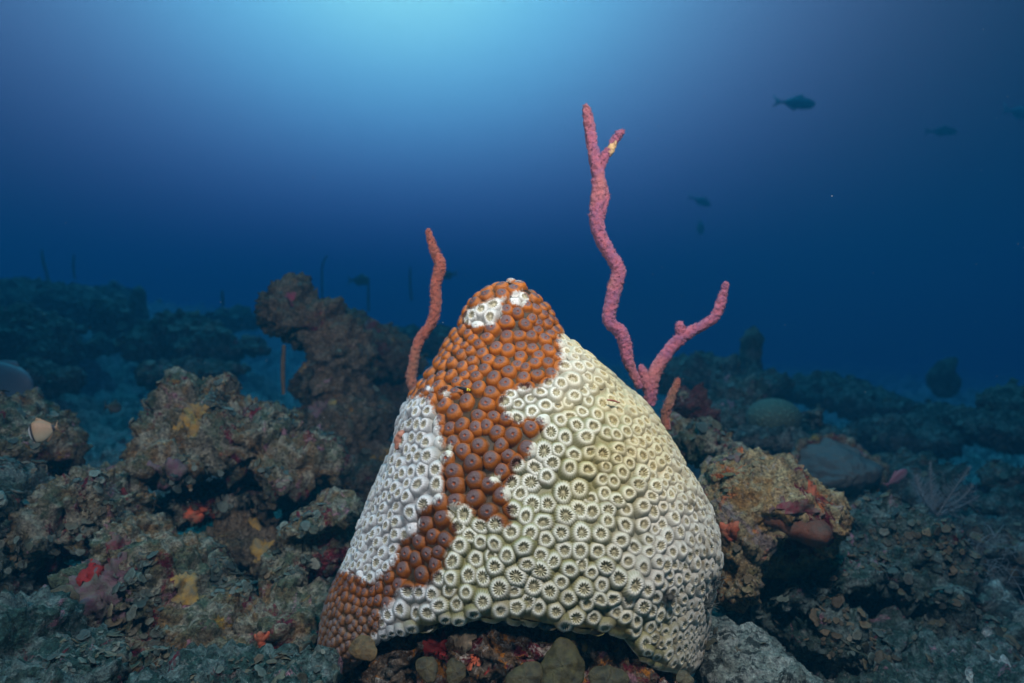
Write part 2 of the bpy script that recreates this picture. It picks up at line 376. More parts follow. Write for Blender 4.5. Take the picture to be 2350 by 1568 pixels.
def polyp(i):
    front = facing[i] > -.15; ns, radii = (72, [0, .07, .13, .18, .25, .33, .41, .48, .55, .63, .72, .82, .92, 1.03, 1.14]) if front else (16, [0, .15, .3, .45, .6, .8, 1.0, 1.12])
    R = nnd[i] * (.515 * random.uniform(.93, 1.05) if isb[i] else .60 * random.uniform(.86, 1.10)); r = np.repeat(np.array(radii)[1:], ns); th = np.tile(np.linspace(0, 2 * np.pi, ns, endpoint=False), len(radii) - 1)
    ph = random.random() * 6.28; ell = 1 + random.uniform(0, .13) * np.cos(2 * (th - random.random() * 6.28)) + random.uniform(0, .06) * np.cos(3 * th + random.random() * 6.28) + random.uniform(0, .04) * np.cos(5 * th + random.random() * 6.28)
    big = random.uniform(.72, 1.10)
    if isb[i]:
        q = np.clip(r / 1.03, 0, 1); h = .80 * np.sqrt(np.clip(1 - q ** 2.6, 0, 1)) - .04 * (r > 1.08)
        h = h - .13 * np.exp(-(r / .13) ** 2) + .035 * np.exp(-((r - .23) / .06) ** 2)
        st = .5 + .5 * np.cos(24 * th + ph); h = h + .012 * (st - .5) * sstep(r, .2, .4) * (1 - sstep(r, .8, 1.))
        h0 = .80 - .13 - .02; streak = (st ** 1.5) * (.55 + .45 * RNG.random(len(r)))
        hi = None
    else:
        z = SP[i][2]; x = SP[i][0]
        rimr = .46 + random.uniform(-.05, .05); dep = random.uniform(.16, .30)
        smooth_ = sstep(np.array([-x]), .07, .11)[0] * .7 + max(sstep(np.array([x]), .10, .18)[0] * .5, sstep(np.array([x]), .0, .07)[0] * sstep(np.array([z]), -.13, -.05)[0] * .75)
        H = .60 * big * (1 - .60 * smooth_ * (x > 0))
        inner = sstep(r, .20, rimr)
        h = np.where(r < rimr, H - dep + dep * inner, H * np.clip(1 - (np.maximum(r - rimr, 0) / (1.08 - rimr)) ** 2.3, -.1, 1))
        tooth = np.clip(.56 + .60 * np.cos(random.choice([11, 12, 13, 14]) * th + ph) + .25 * np.cos(3 * th + ph * 2.7) * random.random(), 0, 1); small = .5 + .5 * np.cos(24 * th + ph); 
        pin = sstep(r, .17, .26) * (1 - sstep(r, rimr - .02, rimr + .08))
        pout = sstep(r, rimr, rimr + .12) * (1 - smooth_ * .7)
        h = h + pin * (tooth - .75) * .20 + pout * (small - .5) * .07
        h = h + .07 * np.exp(-(r / .15) ** 2)
        h0 = H - dep + .08
    # local frame
    n = Vector(SN[i]); t1 = n.orthogonal().normalized(); t2 = n.cross(t1)
    t1 = np.array(t1); t2 = np.array(t2); n = np.array(n)
    # cups tilt a little towards the light
    tilt = np.array([random.uniform(-.15, .15), random.uniform(-.12, .12), .10 + random.uniform(-.12, .12)]); n2 = n + tilt; n2 /= np.linalg.norm(n2)
    V = SP[i] + R * (r * ell)[:, None] * (np.cos(th)[:, None] * t1 + np.sin(th)[:, None] * t2) + R * h[:, None] * n2 - n * R * .03
    c0 = SP[i] + R * h0 * n2
    V = np.concatenate([c0[None], V])
    if ns == 72: V = V + (noise(V * 700) * R * .02)[:, None] * n
    rr = np.concatenate([[0], r])
    bm_ = brown_mask(V, None)
    if isb[i]:
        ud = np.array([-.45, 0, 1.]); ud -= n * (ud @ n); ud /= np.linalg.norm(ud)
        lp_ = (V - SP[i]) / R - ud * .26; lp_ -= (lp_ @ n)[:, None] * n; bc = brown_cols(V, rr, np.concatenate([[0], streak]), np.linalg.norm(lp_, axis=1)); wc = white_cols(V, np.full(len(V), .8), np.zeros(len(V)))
    else:
        tt = np.concatenate([[1], tooth]); sm = np.concatenate([[1], small]) * (1 - smooth_ * .6); pit = (1 - sstep(rr, rimr - .10, rimr + .02))
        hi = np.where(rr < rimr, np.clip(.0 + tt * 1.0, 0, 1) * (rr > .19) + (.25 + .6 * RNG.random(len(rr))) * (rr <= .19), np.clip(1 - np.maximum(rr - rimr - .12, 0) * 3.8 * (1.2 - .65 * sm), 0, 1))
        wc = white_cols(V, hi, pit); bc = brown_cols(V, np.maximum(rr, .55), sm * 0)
        wc = wc * (.92 + .1 * random.random())
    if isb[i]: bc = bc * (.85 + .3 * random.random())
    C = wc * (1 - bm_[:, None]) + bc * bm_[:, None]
    q4 = grid_quads(len(radii) - 1, ns, True, 1)
    k = np.arange(ns); tri = np.stack([np.zeros(ns, int), 1 + (k) , 1 + (k + 1) % ns], 1)
    return V, q4[:, ::-1], tri, C

coral_loc = Vector((0.015, YC, -.34))
coral = thing('stony_coral', 'large cone of stony coral, bleached white with an orange brown band from its top', 'coral', coral_loc)
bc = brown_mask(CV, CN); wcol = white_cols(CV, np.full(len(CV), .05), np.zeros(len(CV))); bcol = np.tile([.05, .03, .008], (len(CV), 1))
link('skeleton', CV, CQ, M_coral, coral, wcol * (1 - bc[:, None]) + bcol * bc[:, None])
order = np.argsort(-(np.clip(facing, 0, 1) * nnd ** 2 / SP[:, 1] ** 2)); named = set(order[:100].tolist())
aV, aQ, aT, aC, base = [], [], [], [], 0
for i in range(len(SP)):
    V, q4, tri, C = polyp(i)
    if i in named:
        o = link('polyp', V, [q4, tri], M_coral, coral, C)
        o['label'] = 'brown living polyp' if isb[i] else 'bleached polyp with an open cup'
    else:
        aV.append(V); aQ.append(q4 + base); aT.append(tri + base); aC.append(C); base += len(V)
o = link('polyp_cover', np.concatenate(aV), [np.concatenate(aQ), np.concatenate(aT)], M_coral, coral, np.concatenate(aC)); o['kind'] = 'stuff'
TREE_CORAL = BVHTree.FromPolygons([tuple(p) for p in CV], [tuple(int(k) for k in q) for q in CQ[0]])
def ray(tree, u, v):
    h = tree.ray_cast(Vector((0, 0, 0)), P(u, v, 1).normalized()); return h[0], h[1]

# ================================================================== ROCKS
def remesh_blobs(blobs, voxel):
    """blobs: (centre, (rx, ry, rz), (tilt x, y, z) degrees) joined into one skin"""
    Vs, Qs, Ts, b0 = [], [], [], 0
    nr, nc = 18, 28
    for c, r, tl in blobs:
        ph = np.linspace(0, np.pi, nr + 2)[1:-1]; th = np.linspace(0, 2 * np.pi, nc, endpoint=False)
        s = np.stack([np.outer(np.sin(ph), np.cos(th)), np.outer(np.sin(ph), np.sin(th)), np.outer(np.cos(ph), np.ones(nc))], -1).reshape(-1, 3)
        s = np.concatenate([s, [[0, 0, 1], [0, 0, -1]]]) * np.array(r)
        R = np.array(Matrix.Rotation(math.radians(tl[1]), 3, 'Y') @ Matrix.Rotation(math.radians(tl[0]), 3, 'X') @ Matrix.Rotation(math.radians(tl[2]), 3, 'Z'))
        s = s @ R.T + np.array(c); Vs.append(s); Qs.append(grid_quads(nr, nc, True, b0)); k = np.arange(nc); top = b0 + nr * nc
        Ts.append(np.stack([np.full(nc, top), b0 + (k + 1) % nc, b0 + k], 1)[:, ::-1]); l = b0 + (nr - 1) * nc
        Ts.append(np.stack([np.full(nc, top + 1), l + k, l + (k + 1) % nc], 1)[:, ::-1]); b0 += nr * nc + 2
    me = raw_mesh('tmp', np.concatenate(Vs), [np.concatenate(Qs), np.concatenate(Ts)]); o = bpy.data.objects.new('tmp', me); COL.objects.link(o)
    md = o.modifiers.new('r', 'REMESH'); md.mode = 'VOXEL'; md.voxel_size = voxel
    dg = bpy.context.evaluated_depsgraph_get(); dg.update(); e = o.evaluated_get(dg); m2 = e.to_mesh()
    V = np.zeros(len(m2.vertices) * 3, np.float32); m2.vertices.foreach_get('co', V); V = V.reshape(-1, 3).astype(float)
    q = np.zeros(len(m2.loops), np.int32); m2.loops.foreach_get('vertex_index', q)
    lt = np.zeros(len(m2.polygons), np.int32); m2.polygons.foreach_get('loop_total', lt)
    if (lt == 4).all(): polys = [q.reshape(-1, 4)]
    else:
        ls = np.zeros(len(lt), np.int32); m2.polygons.foreach_get('loop_start', ls)
        polys = [np.array([q[s:s + n] for s, n in zip(ls, lt) if n == m]) for m in (3, 4)]
    e.to_mesh_clear(); bpy.data.objects.remove(o); bpy.data.meshes.remove(me)
    return V, polys
ROCKS = {}
def plates(V, polys, Nn, n, size, seed, cols, up=-.1, cond=None):
    """scalloped leafy algae blades scattered over a rock, one sheet of growth"""
    rg = np.random.default_rng(seed); n = int(n * .85); idx = rg.integers(0, len(V), n * 4); idx = idx[Nn[idx, 2] > up]
    cl = noise(V[idx] * 11 + seed) ; idx = idx[cl > .02]
    if cond is not None: idx = idx[cond(V[idx])]
    idx = idx[:n]; tint = dict(zip(idx.tolist(), sstep(fbm(V[idx] * 14 + seed * 3, 2), .0, .45))); rings = [.0, .4, .75, 1.0]; ns = 14; Vs, Qs, Ts, Cs, b0 = [], [], [], [], 0
    th = np.linspace(0, 2 * np.pi, ns, endpoint=False)
    for i in idx:
        s = size * (.26 + .70 * rg.random() ** 3); nn = Nn[i] + np.array([0, 0, .22]) + rg.normal(0, .22, 3); nn /= np.linalg.norm(nn)
        t1 = np.array(Vector(nn).orthogonal().normalized()); t2 = np.cross(nn, t1); ph = rg.random() * 6.28
        lob = 1 + .16 * np.cos(2 * th + ph) + .10 * np.cos(3 * th + ph * 3) + .08 * np.cos(5 * th + ph * 2); cup = rg.uniform(-.3, .2)
        P0 = V[i] + nn * s * .12; pts = [P0]; tn = tint[i]; cc = (cols[rg.integers(len(cols))] * (1 - tn) + np.array([.13, .105, .06]) * tn) * rg.uniform(.35, 1.15); Cc = [cc * .7]
        for k, r in enumerate(rings[1:]):
            rr = r * s * lob; z = cup * s * r * r + s * .07 * np.cos(5 * th + ph) * r * r
            pts.append(P0 + rr[:, None] * (np.cos(th)[:, None] * t1 + np.sin(th)[:, None] * t2) + z[:, None] * nn)
            Cc.append(np.tile(cc * (.8, .92, 1.18)[k], (ns, 1)))
        # underside gives the blade its thickness
        pts.append(P0 + (.6 * s * lob)[:, None] * (np.cos(th)[:, None] * t1 + np.sin(th)[:, None] * t2) - nn * s * .18); Cc.append(np.tile(cc * .6, (ns, 1)))
        Vs.append(np.concatenate([pts[0][None]] + pts[1:])); Cs.append(np.concatenate([Cc[0][None]] + Cc[1:]))
        Qs.append(grid_quads(4, ns, True, b0 + 1)[:, ::-1]); k = np.arange(ns); Ts.append(np.stack([np.full(ns, b0), b0 + 1 + k, b0 + 1 + (k + 1) % ns], 1)); b0 += 1 + 4 * ns
    return np.concatenate(Vs), [np.concatenate(Qs), np.concatenate(Ts)], np.clip(np.concatenate(Cs), 0, .8)
LEAF = [np.array(c) * .72 for c in ((.11, .15, .12), (.14, .18, .15), (.12, .13, .08), (.09, .13, .11), (.17, .19, .15))]
LEAFB = [np.array(c) for c in ((.16, .13, .05), (.20, .16, .08), (.17, .17, .11), (.24, .18, .09), (.15, .12, .06))]
def px_blob(u, v, Y, ru, rv, ry, tilt=0):
    return (P(u, v, Y), (ru / F * Y, ry, rv / F * Y), (0, tilt, 0))
def rock(name, label, cat, blobs, mat, voxel=.006, amp=.02, fr=9, seed=1, leaf=0, leafsize=.012, leafcols=LEAF, fine=.55, cond=None, up=-.1, group=None):
    V, polys = remesh_blobs([px_blob(*b) for b in blobs], voxel)
    Nn = normals(V, polys)
    d = amp * (fbm(V * fr * .6 + seed * 7, 2) * .85 + billow(V * fr * 1.5 + seed * 3, 5, .6) * .9) + amp * fine * fbm(V * fr * 8 + seed, 4, .7)
    V = V + Nn * d[:, None]; Nn = normals(V, polys)
    base = (V[:, 0].mean(), V[:, 1].mean(), V[:, 2].min())
    t = thing(name, label, cat, base, group)
    link('stone', V, polys, mat, t)
    if leaf:
        lv, lp, lc = plates(V, polys, Nn, leaf, leafsize, seed, leafcols, up, cond); o = link('leafy_algae', lv, lp, M_algae, t, lc); o['kind'] = 'stuff'
    ROCKS[label] = (t, V, polys, Nn)
    return t, V, polys, Nn
def simple_mat(name, c1, c2, scale=60, rough=.75, bump=.004):
    m, t, b = new_mat(name); v = vec_of(t, 2); n = tnoise(t, v, scale, 6, .65)
    t.links.new(tmix(t, tstep(t, n, .35, .68), c1, c2), b.inputs['Base Color']); b.inputs['Roughness'].default_value = rough; b.inputs['Specular IOR Level'].default_value = .3
    tbump(t, b, [(n, bump, .8), (tnoise(t, v, scale * 6, 3, .6), bump * .3, .6)]); return m
def crust(R, u, v, rpx, mat, name='encrusting_sponge', label=None, thick=.0016, seed=0, stretch=(1, 1), rag=.35):
    """a growth that follows the rock surface around a point: a child of that rock"""
    t, V, polys, Nn = R
    Q = polys[-1]; tree = BVHTree.FromPolygons([tuple(p) for p in V], [tuple(int(k) for k in q) for q in Q])
    h, n = ray(tree, u, v)
    if h is None: print('crust missed', u, v); return None
    h = np.array(h); r = rpx / F * h[1]; D = V - h; D[:, 0] /= stretch[0]; D[:, 2] /= stretch[1]
    d = np.linalg.norm(D, axis=1) / r + rag * 1.5 * fbm(V * 70 + seed, 4, .65)
    f = sstep(1 - d, -.05, .45); keep = (d[Q] < 1.12).all(1); Qk = Q[keep]
    if not len(Qk): return None
    if len(Qk) < 4: return None
    used, inv = np.unique(Qk, return_inverse=True); inv = inv.reshape(Qk.shape)
    nv = V[used] + Nn[used] * ((f[used] * (thick + .3 * thick * noise(V[used] * 90)) - .0025 * (d[used] > 1.02) + .0006))[:, None]
    o = link(name, nv, [inv], mat, t)
    if label: o['label'] = label
    return o

M_yel = simple_mat('yellow_sponge', (.30, .17, .02), (.09, .10, .075), 75)
M_red = simple_mat('red_sponge', (.26, .007, .007), (.13, .02, .015), 80)
M_mar = simple_mat('maroon_crust', (.12, .008, .018), (.09, .10, .075), 75)
M_pur = simple_mat('purple_crust', (.12, .055, .08), (.09, .10, .075), 75)
M_mag = simple_mat('magenta_sponge', (.24, .02, .07), (.09, .10, .075), 75)
M_ora = simple_mat('orange_sponge', (.46, .08, .03), (.20, .09, .05), 75)
M_lob = simple_mat('russet_sponge', (.11, .035, .018), (.05, .04, .03), 60)
M_tan = simple_mat('tan_crust', (.36, .25, .15), (.09, .10, .075), 75)

U0 = rock('reef_rock', 'crusted rock under the big coral, blotched red, orange and white', 'rock',
    [(1190, 1480, .74, 330, 105, .142), (960, 1490, .74, 140, 75, .12), (1400, 1510, .74, 150, 80, .12), (1180, 1700, .74, 430, 170, .17), (1150, 1458, .668, 230, 66, .064), (940, 1490, .68, 90, 50, .05), (1390, 1505, .675, 100, 55, .056)], M_under, .0032, .011, 14, 11, 160, .009, LEAFB, cond=lambda p: p[:, 2] < -.315)
crust(U0, 1000, 1480, 38, M_red, label='deep red crust', seed=3, stretch=(.8, 1.2)); crust(U0, 1090, 1520, 22, M_ora, label='orange crust', seed=4); crust(U0, 1065, 1462, 32, M_tan, 'tan_crust', seed=5)
crust(U0, 1240, 1548, 40, M_mar, 'maroon_crust', seed=6, stretch=(1.5, .8)); crust(U0, 1290, 1470, 40, M_yel, 'ochre_crust', seed=7, stretch=(1.7, .7)); crust(U0, 1490, 1510, 26, M_pur, 'purple_crust', seed=8)

PIL = rock('rock_pillar', 'tall brown mushroom shaped rock rising left behind the big coral', 'rock',
    [(655, 716, 1.45, 66, 72, .09), (700, 745, 1.45, 80, 62, .10), (775, 800, 1.45, 85, 65, .10, 35), (765, 880, 1.45, 90, 75, .10), (790, 985, 1.42, 105, 100, .12), (800, 1100, 1.40, 170, 100, .16)],
    M_brown, .0075, .022, 8, 21, 420, .012, LEAF, up=.35)
crust(PIL, 668, 693, 26, M_mag, label='magenta sponge patch', seed=2, stretch=(.7, 1.2)); crust(PIL, 690, 850, 16, M_yel, label='yellow patch', seed=9); crust(PIL, 735, 935, 30, M_pur, 'purple_crust', seed=10); crust(PIL, 760, 925, 22, M_yel, label='ochre patch', seed=12)
LED = rock('reef_rock', 'low rounded ledge with a maroon top directly right of the mushroom shaped pillar', 'rock',
    [(865, 790, 1.75, 85, 42, .13, 12), (905, 830, 1.75, 60, 48, .12), (820, 742, 1.75, 36, 26, .08), (880, 930, 1.78, 110, 60, .12)], M_brown, .009, .02, 7, 22, 160, .013, LEAF, up=.4)
crust(LED, 825, 745, 40, M_mar, 'maroon_crust', seed=2, stretch=(1.2, .7)); crust(LED, 870, 800, 26, M_mar, 'maroon_crust', seed=4)

MOU = rock('reef_rock', 'broad hump of rock with a yellow sponge patch left of the coral', 'rock',
    [(465, 935, 1.12, 78, 74, .09), (440, 1005, 1.10, 95, 80, .11), (560, 1000, 1.12, 150, 75, .12), (690, 1045, 1.12, 105, 55, .12, 12), (415, 1065, 1.02, 85, 48, .07)], M_turf, .0055, .024, 6.5, 31, 1500, .0085)
crust(MOU, 440, 960, 42, M_yel, label='yellow sponge patch', seed=3, stretch=(.9, 1.3)); crust(MOU, 395, 1075, 42, M_pur, 'purple_crust', seed=5, stretch=(1.3, .7)); crust(MOU, 580, 980, 10, M_red, label='small red patch', seed=6)
MOL = rock('reef_rock', 'shelf of rock in the shadow right under the hump with the yellow patch', 'rock',
    [(430, 1165, 1.10, 110, 42, .08), (520, 1150, 1.12, 110, 45, .08)], M_turf, .006, .016, 10, 33, 350, .011)
crust(MOL, 455, 1180, 32, M_ora, label='orange red patch', seed=3, stretch=(1.4, .7))
LE = rock('reef_rock', 'rounded algae covered rock at the left edge where the butterflyfish swims', 'rock',
    [(20, 1010, 1.0, 135, 75, .11, 16), (-40, 1080, 1.0, 160, 80, .12)], M_turf, .0062, .020, 6.5, 34, 600, .0095)
LM = rock('reef_rock', 'knobbly pale rock on the left below the butterflyfish', 'rock',
    [(215, 1140, .92, 85, 75, .09), (170, 1210, .90, 100, 90, .09), (260, 1170, .92, 75, 70, .08)], M_turf, .005, .018, 7, 35, 800, .0085)
crust(LM, 285, 1130, 16, M_red, label='small red patch', seed=1)
LL = rock('reef_rock', 'leafy green rock reaching down the left edge of the view', 'rock',
    [(20, 1200, .88, 95, 120, .09), (50, 1310, .86, 70, 90, .08)], M_teal, .0055, .016, 10, 36, 600, .0125)
SLA = rock('reef_rock', 'long sloping slab at the lower left with bright red and purple crust', 'rock',
    [(300, 1240, .86, 60, 60, .07, 20), (270, 1370, .84, 120, 110, .09, 25), (400, 1340, .84, 140, 85, .09, 38), (500, 1450, .82, 130, 100, .09, 20), (370, 1490, .80, 170, 90, .1)], M_turf, .0048, .016, 7, 37, 1300, .010,
    cond=lambda p: ~((p[:, 0] < -.46) & (p[:, 2] > -.40)))
crust(SLA, 235, 1345, 74, M_pur, 'purple_crust', seed=5, stretch=(1, 1.1), thick=.001); crust(SLA, 208, 1318, 30, M_red, label='bright red round patch', seed=3, thick=.005, rag=.2); crust(SLA, 268, 1255, 36, M_mar, 'maroon_crust', seed=6, stretch=(.6, 1.6)); crust(SLA, 165, 1390, 24, M_red, label='red patch', seed=8); crust(SLA, 430, 1350, 36, M_yel, 'ochre_crust', seed=9, stretch=(1.2, 1))
MID = rock('reef_rock', 'brown rock with olive rings in the hollow between slab and coral', 'rock',
    [(560, 1245, 1.06, 90, 62, .08), (620, 1280, 1.02, 65, 60, .07)], M_brown, .0055, .014, 10, 38, 120, .010, LEAFB)
crust(MID, 590, 1200, 22, M_yel, 'olive_crust', seed=4); crust(MID, 600, 1262, 34, M_yel, 'olive_crust', seed=2, thick=.002)
NB = rock('reef_rock', 'algae crusted ledge touching the left flank of the coral', 'rock',
    [(740, 1190, .93, 95, 42, .09, -14), (690, 1290, .90, 85, 55, .08, -20), (790, 1250, .95, 70, 60, .08)], M_turf, .0052, .013, 8, 39, 520, .009)
NC2 = rock('reef_rock', 'low leafy rock at the foot of the coral on its left', 'rock',
    [(660, 1400, .84, 100, 62, .08), (700, 1490, .80, 70, 60, .07), (610, 1490, .80, 90, 55, .08)], M_turf, .005, .015, 10, 40, 520, .011)
crust(NC2, 600, 1440, 12, M_ora, label='orange sponge spot', seed=1)
CL = rock('reef_rock', 'dark teal rock filling the lower left corner', 'rock',
    [(30, 1480, .66, 110, 95, .08, 20), (120, 1560, .62, 160, 70, .08)], M_teal, .0045, .013, 11, 41, 480, .0085)
BT = rock('reef_rock', 'blurred teal rock along the bottom edge left of the coral', 'rock',
    [(470, 1590, .62, 220, 55, .08), (640, 1590, .60, 120, 50, .06)], M_teal, .0045, .012, 11, 42, 300, .008)

RR = rock('reef_rock', 'brightly crusted orange and tan rock against the right flank of the coral', 'rock',
    [(1745, 1135, .90, 135, 88, .11, 8), (1850, 1190, .885, 78, 80, .085), (1670, 1230, .87, 80, 120, .085), (1760, 1240, .92, 120, 70, .08), (1680, 1330, .84, 66, 60, .06), (1800, 1290, .95, 110, 60, .07)], M_bright, .0048, .012, 7, 51, 620, .0075, LEAFB)
crust(RR, 1680, 1052, 34, M_mar, 'maroon_crust', seed=1, stretch=(1.6, .6)); crust(RR, 1850, 1125, 26, M_ora, label='orange red patch', seed=3); crust(RR, 1675, 1215, 26, M_ora, label='bright red orange patch', seed=5, thick=.002); crust(RR, 1830, 1165, 40, M_mar, 'maroon_crust', seed=7, stretch=(1.5, .5))
lob = thing('lobed_sponge', 'smooth russet sponge lobe hanging from the bright rock right of the coral', 'sponge', P(1840, 1260, .80))
lv, lp = remesh_blobs([px_blob(1765, 1188, .825, 38, 24, .03, 10), px_blob(1812, 1206, .82, 42, 28, .03), px_blob(1866, 1218, .81, 40, 34, .035)], .0035)
ln = normals(lv, lp); lv = lv + ln * (fbm(lv * 30, 3) * .003)[:, None]; link('lobe', lv, lp, M_lob, lob)

rock('reef_rock', 'pale pitted rock low in front right of the coral foot', 'rock', [(1710, 1540, .72, 110, 75, .09), (1790, 1590, .72, 110, 60, .09)], M_pale, .0048, .008, 11, 61, 60, .008)
rock('reef_rock', 'purplish knob just above the pale pitted rock', 'rock', [(1890, 1450, .86, 80, 62, .08), (1960, 1500, .86, 90, 60, .08)], M_teal, .0055, .015, 10, 62, 300, .011)
rock('reef_rock', 'teal leafy bank between the bright rock and the pale pitted rock', 'rock', [(1800, 1330, .92, 110, 35, .09, -15), (1890, 1300, .95, 80, 50, .09), (1760, 1390, .95, 120, 50, .1)], M_teal, .0055, .014, 10, 63, 520, .010)
rock('reef_rock', 'knobbly green boulder with purple crust right of the bright rock', 'rock', [(2050, 1230, 1.05, 100, 60, .1), (2120, 1280, 1.05, 90, 60, .1), (1990, 1300, 1.0, 75, 60, .09), (2070, 1330, 1.0, 120, 45, .1)], M_teal, .0065, .02, 9, 64, 900, .009)
rock('reef_rock', 'dark rounded boulder by the feathery tufts at the right edge', 'rock', [(2240, 1260, 1.25, 90, 70, .12), (2180, 1330, 1.2, 110, 50, .12)], M_far, .009, .02, 8, 65, 300, .014)
rock('reef_rock', 'striated blue grey boulder in the lower right part', 'rock', [(2150, 1430, .98, 150, 60, .12), (2010, 1430, .96, 110, 42, .1)], M_teal, .0065, .018, 8, 66, 260, .011)
rock('reef_rock', 'rubble ridge along the lower right corner', 'rock', [(2200, 1560, .82, 180, 50, .12), (2000, 1580, .80, 130, 45, .1)], M_teal, .0055, .016, 9, 67, 160, .009)
rock('reef_rock', 'smooth greenish dome cut by the right edge near the bottom', 'rock', [(2330, 1450, .95, 60, 60, .07)], M_far, .0065, .004, 8, 68)
rock('reef_rock', 'dark red knob seen just over the right shoulder of the coral', 'rock', [(1580, 925, 1.25, 42, 38, .06), (1600, 960, 1.25, 38, 40, .06)], rock_mat('dark_red_rock', 12, (.07, .015, .02), (.04, .02, .02), (.09, .04, .04)), .006, .014, 10, 71, 60, .010)
rock('reef_rock', 'grey green lumpy rock between the coral shoulder and the bright rock', 'rock', [(1600, 1010, 1.15, 75, 42, .09), (1640, 1040, 1.12, 50, 35, .07)], M_turf, .006, .016, 10, 72, 260, .011)
rock('reef_rock', 'domed teal rock behind the smooth ball shaped coral', 'rock', [(1690, 920, 1.9, 70, 55, .12), (1640, 960, 1.8, 90, 45, .12)], M_teal, .009, .02, 8, 73, 200, .014)

# smooth brain coral ball
bcv, bcp = remesh_blobs([px_blob(1775, 960, 1.65, 62, 46, .065), ], .006)
m, t, b = new_mat('brain_coral'); v = vec_of(t, 0); wv = t.nodes.new('ShaderNodeTexVoronoi'); wv.feature = 'DISTANCE_TO_EDGE'; wv.inputs['Scale'].default_value = 90; t.links.new(v, wv.inputs['Vector'])
t.links.new(tmix(t, tstep(t, wv.outputs['Distance'], .05, .3), (.04, .08, .055), (.075, .13, .09)), b.inputs['Base Color']); b.inputs['Roughness'].default_value = .8; tbump(t, b, [(wv.outputs['Distance'], .01, .6)])
M_brain = m
tag(link('brain_coral', bcv, bcp, M_brain), 'smooth pale green ball shaped coral on the reef right of the big coral', 'coral')

rock('reef_rock', 'low dark rubble in front of the smooth ball shaped coral', 'rock', [(1790, 1012, 1.56, 85, 24, .08), (1720, 1005, 1.58, 40, 26, .06)], M_far, .008, .02, 8, 75, 90, .010)
# sheet coral standing at the right, an uneven fan with a knobbly rim
def fan_coral(u, v, Y, ru, rv, label):
    c = np.array(P(u, v, Y)); nr, nc = 26, 120; th = np.linspace(0, 2 * np.pi, nc, endpoint=False); r = np.linspace(0.02, 1, nr)
    rr, tt = np.meshgrid(r, th, indexing='ij'); out = 1 + .10 * np.cos(3 * tt + 1) + .06 * np.cos(5 * tt) + .04 * np.sin(9 * tt)
    x = rr * out * np.cos(tt) * ru / F * Y; z = rr * out * np.sin(tt) * rv / F * Y; y = .09 * rr ** 2 + .45 * z + .05 * x
    V = np.stack([x, y, z], -1).reshape(-1, 3) + c; V += np.array([0, -1, .3]) * (fbm(V * 16, 3) * .012 + billow(V * 34, 2) * .004)[:, None]
    Vb = V + np.array([0, .02, -.004]); n = len(V); q = grid_quads(nr, nc); k = np.arange(nc); l = (nr - 1) * nc
    edge = np.stack([l + k, l + (k + 1) % nc, l + (k + 1) % nc + n, l + k + n], 1)
    root = thing('plate_coral', label, 'coral', c - np.array([0, 0, rv / F * Y]))
    link('plate', np.concatenate([V, Vb]), [q, q[:, ::-1] + n, edge[:, ::-1]], M_plate, root)
    rb = [(V[l + int(a)], (.008, .008, .008), (0, 0, 0)) for a in range(0, nc, 2)]
    rb = [(c_ + RNG.normal(0, .003, 3), tuple(np.array(r_) * RNG.uniform(.7, 1.5)), z_) for c_, r_, z_ in rb]
    ev, ep = remesh_blobs(rb, .004); en = normals(ev, ep); ev = ev + en * (fbm(ev * 70, 2) * .003)[:, None]
    link('rim', ev, ep, M_turf, root)
M_plate = simple_mat('plate_coral', (.055, .065, .065), (.085, .095, .09), 14, .8, .01)
fan_coral(1965, 1095, 1.30, 112, 66, 'broad grey plate coral with knobbly rim behind the bright rock')

# ------------------------------------------------------------------ tubes: sponges, sea whips, feathers
def tube(pts, rads, seg=20, sub=8, rough=0, fr=200, seed=0, cap=True):
    pts = np.array(pts, float); n = len(pts); rads = np.array(rads, float)
    tt = np.linspace(0, n - 1, (n - 1) * sub + 1); i = np.clip(np.floor(tt).astype(int), 0, n - 2); f = (tt - i)[:, None]
    p0 = pts[np.maximum(i - 1, 0)]; p1 = pts[i]; p2 = pts[i + 1]; p3 = pts[np.minimum(i + 2, n - 1)]
    C = .5 * (2 * p1 + (p2 - p0) * f + (2 * p0 - 5 * p1 + 4 * p2 - p3) * f ** 2 + (3 * p1 - p0 - 3 * p2 + p3) * f ** 3)
    R = np.interp(tt, np.arange(n), rads)
    if cap:
        T = C[-1] - C[-2]; T = T / np.linalg.norm(T)
        for k in (.4, .75, .95): C = np.concatenate([C, [C[len(tt) - 1] + T * R[len(tt) - 1] * k]])
        R = np.concatenate([R, R[-1] * np.array([.92, .66, .3])])
    T = np.gradient(C, axis=0); T /= np.linalg.norm(T, axis=1)[:, None]
    up = np.array([0.2, 1, .1]); A = np.cross(T, up); A /= np.linalg.norm(A, axis=1)[:, None]; B = np.cross(T, A)
    th = np.linspace(0, 2 * np.pi, seg, endpoint=False)
    D = np.cos(th)[None, :, None] * A[:, None] + np.sin(th)[None, :, None] * B[:, None]
    V = (C[:, None] + D * R[:, None, None]).reshape(-1, 3); D = D.reshape(-1, 3)
    if rough: V = V + D * (rough * (fbm(V * fr + seed, 3, .7)))[:, None]
    V = np.concatenate([V, [C[-1] + T[-1] * R[-1] * .3]]); m = len(C); l = (m - 1) * seg; k = np.arange(seg)
    return V, [grid_quads(m, seg), np.stack([l + k, l + (k + 1) % seg, np.full(seg, len(V) - 1)], 1)]
